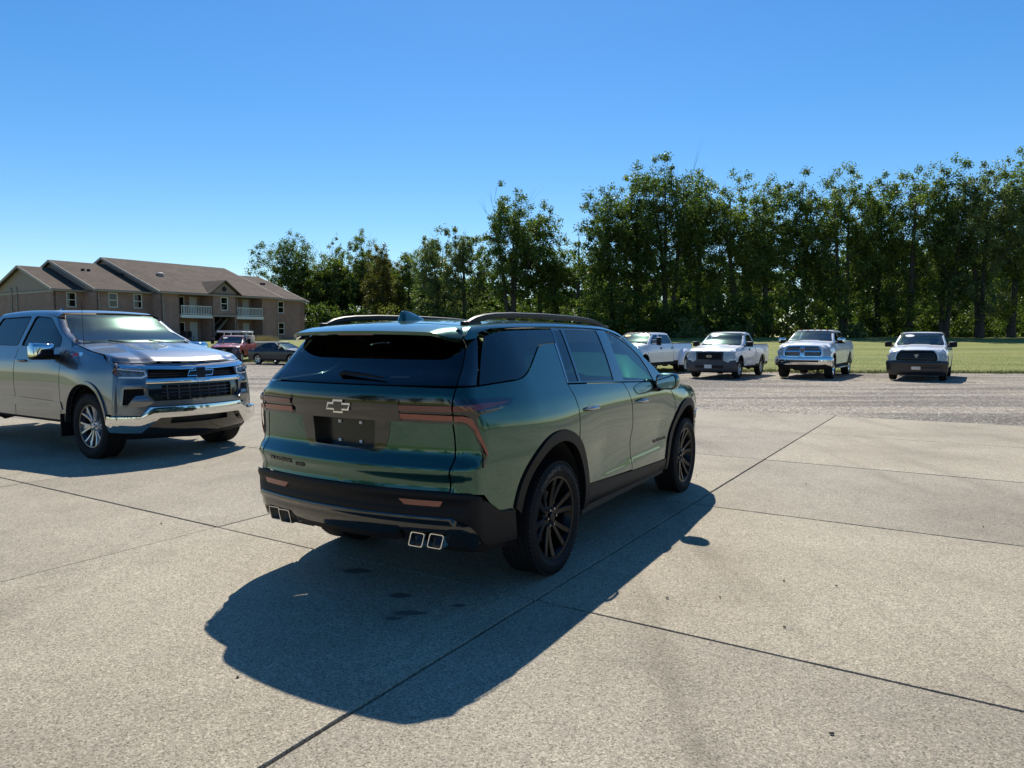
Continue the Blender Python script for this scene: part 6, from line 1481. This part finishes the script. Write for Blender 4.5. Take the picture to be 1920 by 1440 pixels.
def front_ram(rt, T, FS, P, c):
    C = (3, 0, .8); k = dict(center=C); SY = sym_poly; ch = c['chrome']
    z1, z0 = (1.27, .86) if ch else (1.165, .76)
    gr = roundp(SY([(0, z1), (.55, z1-.01), (.655, z1-.12), (.70, z0+.08), (.66, z0), (0, z0)]), .05)
    gin = roundp(SY([(0, z1-.03), (.54, z1-.04), (.625, z1-.13), (.665, z0+.09), (.63, z0+.03), (0, z0+.03)]), .04)
    fas = [(u, z) for u, z in c['ftop'] if u < 1.15]+[(1.13, .72), (0, .72)]
    panel('front_fascia', P, SY(fas), FS, rt, step=.05, lip=.03, holes=[gr], **k)
    fr = panel('grille_frame', M['chrome'] if ch else M['grille'], gr, FS, rt, off=.03, lip=.08, step=.05, holes=[gin], **k)
    panel('grille_backing', M['black'], gr, FS, rt, off=-.04, lip=0, step=.1, **k)
    zm = (z0+z1)/2
    if ch:
        grid_grille(fr, FS, -.62, .62, z0+.04, z1-.05, 40, 14, M['satin'], off=.0, w=.007)['kind'] = 'stuff'
        panel('grille_bar', M['chrome'], SY([(0, zm+.025), (.63, zm+.02), (.63, zm-.02), (0, zm-.025)]), FS, fr, off=.03, lip=.03, step=.06, **k)
        panel('grille_bar', M['chrome'], [(-.075, z1-.03), (.075, z1-.03), (.085, z0+.03), (-.085, z0+.03)], FS, fr, off=.035, lip=.03, step=.06, **k)
    else:
        mb = MB()
        for z in (z0+.10, z0+.165, z0+.235, z0+.30): 
            r_ = [[tuple(on_skin(FS, u, z+dz)+[dx, 0, 0]) for dx, dz in ((-.02, -.02), (.012, -.016), (.012, .016), (-.02, .02))] for u in np.linspace(-.63, .63, 9)]
            m2 = loft(r_); mb.add(m2.v, m2.f)
        mb.build('grille_bars', M['grille'], fr)
    p = on_skin(FS, 0, zm); ram_head(fr, p[0]+(.05 if ch else .03), zm+(.03 if ch else .0), .75 if ch else .55, M['letter'] if ch else M['satin'])
    lp = [(.72, z1-.09), (1.02, z1-.12), (1.09, z1-.15), (1.10, z1-.36), (1.04, z1-.38), (.75, z1-.37)]
    for s_ in (1, -1): headlight(rt, FS, lp, s_, C, amber=[(.98, z1-.15), (1.08, z1-.16), (1.09, z1-.34), (1.0, z1-.35)], cells=2)
    if ch:
        panel('chrome_bumper', M['chrome'], SY([(0, .83), (.70, .83), (.76, .86), (1.16, .84), (1.19, .58), (1.08, .50), (.78, .60), (.66, .57), (0, .58)]), FS, rt, off=.06, lip=.11, step=.05, holes=[SY([(0, .745), (.58, .745), (.57, .665), (0, .665)])], relief=lambda u, v: .03*np.cos(np.clip((v-.72)/.14, -1.2, 1.2)*1.2), **k)
        panel('bumper_slot', M['black'], SY([(0, .77), (.62, .77), (.62, .64), (0, .64)]), FS, rt, off=.0, lip=0, step=.1, **k)
        for s_ in (1, -1): panel('fog_lamp', M['lampglass'], roundp([(.84, .76), (1.02, .75), (1.02, .66), (.85, .66)], .03), lambda u, v, s_=s_: FS(u*s_, v), rt, off=.105, lip=.02, step=.05, **k)
        panel('air_dam', M['clad'], SY([(0, .575), (.66, .565), (.78, .595), (1.08, .50), (1.06, .44), (0, .40)]), FS, rt, off=-.01, lip=.06, step=.08, **k)
        SSs = [lambda u, v, s_=s_: T['low'].side()(u, v)*np.array([1, s_, 1]) for s_ in (1, -1)]
        for s_ in (1, -1): MB().box((1.95, s_*1.04, .42), (2.3, .18, .04), bev=.015).build('running_board', M['satin'], rt, smooth=True)
    else:
        panel('bumper', M['bumper_black'], SY([(0, .755), (.62, .755), (.72, .80), (.80, .775), (1.16, .765), (1.17, .52), (1.13, .33), (.8, .22), (0, .20)]), FS, rt, off=.05, lip=.10, step=.05, relief=lambda u, v: .02*gau(v, .68, .05)-.02*gau(v, .50, .06)*(1-sstep(np.abs(u), .75, .9)), **k)
        pl = roundp([(-.155, .575), (.155, .575), (.155, .455), (-.155, .455)], .04)
        pp = panel('front_plate', M['satin'], pl, FS, rt, off=.085, lip=.01, step=.08, **k)
        panel('plate_inset', M['white_plastic'], roundp([(-.125, .545), (.125, .545), (.125, .49), (-.125, .49)], .01), FS, pp, off=.088, lip=.002, step=.1, **k)
    if not ch: sticker(rt, T, -.40)
M['lamp_white'] = mat('lamp_white', (.70, .72, .74), .25, .2, .6)
M['bumper_grey'] = mat('bumper_grey', (.055, .055, .065), .5)
M['bumper_black'] = mat('bumper_black', (.012, .013, .018), .35, 0, .3)
CF_ford = dict(ftop=[(0, 1.115), (.80, 1.105), (1.04, 1.06)], skin=dict(wb=3.20, fo=.92, ro=1.15, cab=1.02, hood=1.13, roof=1.90, rail=1.36, bf=.22, rise=.20), paint='white', q=1.3, belt=1.33, sill=.50, crew=False, R=.385, rr=.22, tw=.24, front=front_ford, uF=1.03, bump_top=.68, handle='black_box', sideglass='side_glass', wheel=dict(style='s7', rim='rim_silver', face='rim_silver'))
CF_dually = dict(ftop=[(0, 1.26), (.80, 1.25), (1.04, 1.19)], skin=dict(wb=4.37, fo=.95, ro=1.25, cab=1.20, hood=1.30, roof=1.98, rail=1.44, bf=.16, rise=.14), paint='white', q=1.4, belt=1.40, sill=.58, archz=.48, R=.40, rr=.225, tw=.24, front=front_ford, uF=1.03, bump_top=.70, mirror='tow', handle='black_box', dual=True, chrome=True, roof_lamps=True, railcap=True, sideglass='privacy2')
CF_ram25 = dict(ftop=[(0, 1.305), (.55, 1.30), (.70, 1.24), (.95, 1.17), (1.08, 1.15)], skin=dict(wb=3.80, fo=.93, ro=1.2, cab=.66, hood=1.30, roof=1.93, rail=1.45, bf=.22, rise=.16), paint='white', q=1.2, belt=1.42, sill=.56, archz=.47, arch=.55, R=.42, rr=.25, tw=.30, front=front_ram, uF=1.06, bump_top=.74, chrome=True, mirrorcap='chrome', mirrormat='clad', roof_lamps=True, railcap=False, handlemat='chrome', wheel=dict(style='s5', rim='chrome', face='chrome'))
CF_ram15 = dict(ftop=[(0, 1.20), (.55, 1.195), (.70, 1.135), (.95, 1.065), (1.08, 1.045)], skin=dict(wb=3.57, fo=.97, ro=1.2, cab=.70, hood=1.20, roof=1.90, rail=1.36, bf=.22, rise=.16), paint='white', q=1.3, belt=1.34, sill=.48, R=.395, rr=.225, tw=.26, front=front_ram, uF=1.06, bump_top=.76, chrome=False, railcap=True, sideglass='side_glass')
def place_trucks():
    build_pickup('pickup_truck', 'metallic grey crew cab pickup with chrome bumper, left of the green SUV', None, (-8.505, 12.59, 0), R_(122.45), 1.058, CF_silver)
    g = 'white pickup trucks parked along the lawn edge'
    build_pickup('pickup_truck', 'white pickup with double rear wheels and bulging rear fenders, furthest left in the white row', g, (7.727, 35.95, -.08), R_(216.4), .985, CF_dually)
    build_pickup('pickup_truck', 'white single cab pickup with plain dark grey grille and bumper, parked on gravel', g, (10.557, 33.06, -.08), R_(214.2), 1.03, CF_ford)
    build_pickup('pickup_truck', 'white crew cab pickup with big chrome grille, chrome bumper and roof marker lamps', g, (14.77, 33.64, -.08), R_(213.5), 1.065, CF_ram25)
    build_pickup('pickup_truck', 'white pickup with all black grille and black bumper, at the right end of the row', g, (18.41, 31.77, -.08), R_(213.6), 1.025, CF_ram15)
place_trucks()
# ---------------------------------------------------------------- things at the left end of the lot
def build_sedan(loc, yaw, sc):
    rt = empty('parked_car', loc, math.pi/2-yaw, sc); tag(rt, 'dark navy four door sedan with crumpled dull doors, parked on the gravel', 'car')
    wb = 2.85; Wp = pchip([.2, .35, .6, .8, .95, 1.1, 1.3, 1.46], [.84, .90, .925, .92, .87, .80, .69, .58])
    W = lambda x, z: Wp(z)-.05*sstep(x, 2.7, 3.7)-.05*sstep(-x, .3, 1.1)+.012*(gau(x, 0, .4)+gau(x, wb, .4))*gau(z, .7, .2)
    Xr = pchip([.2, .5, .8, 1.0], [-.95, -1.03, -1.02, -.95]); Xf = pchip([.2, .45, .65, .85], [3.68, 3.76, 3.75, 3.62])
    Zb = pchip([-1.1, -.9, -.3, .2, 1.5, 2.35, 3.2, 3.75], [.92, 1.0, 1.04, 1.2, 1.3, .98, .88, .72])
    Zr = pchip([-.5, 0, .5, 1.1, 1.7, 2.4], [1.06, 1.26, 1.40, 1.43, 1.34, .98])
    low = Skin(W, Xr, Xf, lambda x: 9+0*x, ar=.2, af=.3, br=.12, bf=.25)
    top = Skin(W, Xr, Xf, Zb, ar=.2, af=.3, at=.06, br=.12, bf=.25, crown=.03)
    gh = Skin(W, pchip([.9, 1.2, 1.42], [-.55, -.05, .5]), pchip([.9, 1.1, 1.3, 1.42], [2.35, 2.0, 1.6, 1.3]), Zr, ar=.10, af=.10, at=.06, br=.1, bf=.12, crown=.03)
    P = M['navy']; k = dict(center=(1.4, 0, .6), step=.09); A = lambda cx: arc(cx, .33, .37, 175, 5, 14)
    panel('body_side', P, [(-.6, .95), (-1.05, .93), (-1.2, .6), (-.9, .25)][::1]+[(-.40, .25)]+A(0)+[(.40, .22), (wb-.40, .22)]+A(wb)+[(wb+.45, .25), (float(low.Sf_at(.6, .5)), .3), (float(low.Sf_at(.6, .68)), .68), (3.3, .83), (2.5, .93)], low.side(), rt, sym=True, lip=.02, **k)
    dent = lambda u, v: -.035*gau(u, 1.05, .28)*gau(v, .68, .14)+.010*np.sin(u*19)*np.sin(v*23)*gau(u, 1.0, .6)
    for x0, x1 in ((.42, 1.18), (1.19, 2.15)): panel('door', P, [(x0, .93), (x0, .30), (x1, .28), (x1, .93)], low.side(), rt, sym=True, off=.004, lip=.012, relief=dent, step=.05, center=(1.4, 0, .6))
    panel('front_bumper', P, sym_poly([(0, .70), (.6, .69), (.6, .28), (0, .25)]), low.front(), rt, **k)
    panel('rear_bumper', P, sym_poly([(0, .95), (.75, .93), (.8, .3), (0, .28)]), low.rear(), rt, **k)
    TH = top.top(); hd = [(2.28, 0), (2.3, .74), (2.8, .80), (3.3, .76), (3.52, .60), (3.66, .3), (3.7, 0)]
    panel('bonnet', P, hd+[(x, -y) for x, y in hd[::-1][1:-1]], TH, rt, step=.12, center=(3, 0, 0))
    td = [(-.25, 0), (-.25, .74), (-.7, .78), (-.93, .5), (-.96, 0)]; panel('boot_lid', P, td+[(x, -y) for x, y in td[::-1][1:-1]], TH, rt, step=.12, center=(-.5, 0, 0))
    rf = [(.42, 0), (.45, .52), (.9, .57), (1.3, .56), (1.42, .5), (1.45, 0)]; panel('roof', P, rf+[(x, -y) for x, y in rf[::-1][1:-1]], gh.top(), rt, step=.1, center=(1, 0, 0))
    w1 = [(.12, 1.10), (.42, 1.30), (1.10, 1.37), (1.12, .97), (.10, .99)]; w2 = [(1.18, 1.37), (1.40, 1.35), (1.72, 1.17), (1.98, .97), (1.20, .97)]
    panel('cab_side', P, [(-.35, .94), (-.12, 1.12), (.35, 1.345), (.7, 1.40), (1.1, 1.42), (1.45, 1.385), (1.85, 1.19), (2.2, .95), (1.2, .93)], gh.side(), rt, sym=True, step=.06, lip=.02, center=(1.2, 0, 1), holes=[w1, w2])
    for w in (w1, w2): panel('side_window', M['privacy2'], w, gh.side(), rt, sym=True, off=-.008, lip=0, step=.1, center=(1.2, 0, 1))
    panel('windscreen', M['wind_glass'], sym_poly([(0, 1.405), (.46, 1.39), (.56, 1.25), (.68, .98), (0, .96)]), gh.front(), rt, step=.1, lip=.01, center=(1.2, 0, .8))
    panel('rear_window', M['privacy'], sym_poly([(0, 1.38), (.46, 1.36), (.62, 1.02), (0, 1.02)]), gh.rear(), rt, step=.1, lip=.01, center=(1.2, 0, .8))
    MB().box((1.4, 0, .28), (3.6, 1.2, .1)).box((1.4, 0, .6), (2.0, 1.5, .2)).box((1.0, 0, .75), (.9, 1.3, .35), bev=.08).build('cabin', M['trim'], rt)
    for cx in (0, wb): well(rt, cx, .365, cz=.33, yo=.88, yi=.5)
    for x in (0, wb):
        for s_ in (-1, 1): make_wheel(rt, (x, s_*.79, .325), s_, .325, .21, .235, 's5', 'rim_silver', seg=32, detail=1)
    for s_ in (-1, 1): MB().box((1.95, s_*.97, 1.02), (.12, .18, .13), bev=.04).build('door_mirror', P, rt, smooth=True)
    for s_ in (-1, 1): panel('headlamp', M['lampglass'], [(.42, .70), (.75, .70), (.80, .60), (.48, .57)], lambda u, v, s_=s_: low.front()(u*s_, v), rt, off=.01, step=.1, center=(1.4, 0, .6))
    MB().box((1.02, -.895, .74), (.05, .02, .30), ry=.5).build('scuff', M['white_plastic'], rt)
    return rt
build_sedan((-15.75, 45.9, -.06), math.atan2(.90, -.44), .97)
def front_red(rt, T, FS, P, c):
    front_ford(rt, T, FS, P, c)
    S = M['white_plastic']; tan = mat('faded_box', (.33, .30, .27), .6)
    MB().box((.0, 0, 1.50), (1.9, 1.85, .85), bev=.03).build('utility_box', tan, rt, smooth=True)
    r_ = MB()
    for y in (.78, -.78): r_.tube([(-.9, y, 2.17), (2.6, y, 2.17)], .04, 8)
    for x in (2.55, 1.0, -.85): r_.box((x, 0, 2.20), (.12, 1.7, .12))
    for x in (1.0, -.85):
        for y in (.78, -.78): r_.tube([(x, y, 2.15), (x, y*1.05, 1.3)], .035, 6)
    r_.build('ladder_rack', S, rt, smooth=True)
CF_red = dict(CF_ford); CF_red.update(paint='red', front=front_red, mirror='tow', roof_lamps=False)
build_pickup('work_truck', 'red single cab work truck with white ladder rack and tow mirrors', None, (-19.23, 50.26, -.04), R_(173), .94, CF_red)
# white trailer behind the dark car
tr_ = MB().box((0, 0, .85), (2.6, 1.5, .62), bev=.03).box((1.6, 0, .5), (.9, .08, .08)); o = tr_.build('utility_trailer', mat('trailer_panel', (.42, .38, .33), .6), None, loc=(-18.0, 52.5, float(gz(-18, 52.5))), rot=(0, 0, .25), smooth=True)
MB().box((0, 0, 1.20), (2.75, 1.62, .09), bev=.02).build('lid', M['white_plastic'], o)
for s_ in (-1, 1): MB().lathe([(0, -.1), (.30, -.1), (.32, -.05), (.32, .05), (.30, .1), (0, .1)], 20, 'y', (0, s_*.82, .32)).build('wheel', M['rubber'], o, smooth=30)
tag(o, 'low tan trailer with white lid behind the dark sedan', 'trailer')
# dry ornamental grass by the apartments
mor = mat('dry_grass', (.42, .33, .16), .8); oi = N_(mor, 'ShaderNodeNewGeometry'); L_(mor, ramp(mor, oi.outputs['Random Per Island'], [(0, (.22, .17, .07)), (.5, (.42, .34, .17)), (1, (.60, .50, .28))]), bsdf(mor).inputs['Base Color'])
r3 = np.random.RandomState(4)
for k, (px, lb) in enumerate(((489, 'dry tan ornamental grass clump behind the trailer, left'), (503, 'dry tan ornamental grass clump behind the trailer, right'))):
    Y = 66; X = (px-960)/1335*Y; n = 1400; a = r3.uniform(0, 6.28, n); r = r3.rand(n)*.75; h_ = r3.uniform(.6, 1.25, n)
    b = np.stack([r*np.cos(a), r*np.sin(a), 0*a], 1); t = b*1.5+np.stack([r3.normal(0, .15, n), r3.normal(0, .15, n), h_], 1); w = .018
    V = np.stack([b+[w, 0, 0], b-[w, 0, 0], t], 1).reshape(-1, 3)
    tag(obj('ornamental_grass', fastmesh('ornamental_grass', V, np.arange(len(V)).reshape(-1, 3)), None, mor, loc=(X, Y, float(gz(X, Y)))), lb, 'grass clump')
# trees far left behind the building
tree(2, 588, 16, 130, 'grey', 'pale tree peeking out left of the brick building', .9, 1, .05, .1, seed=400, group=None, name='leafy_tree')
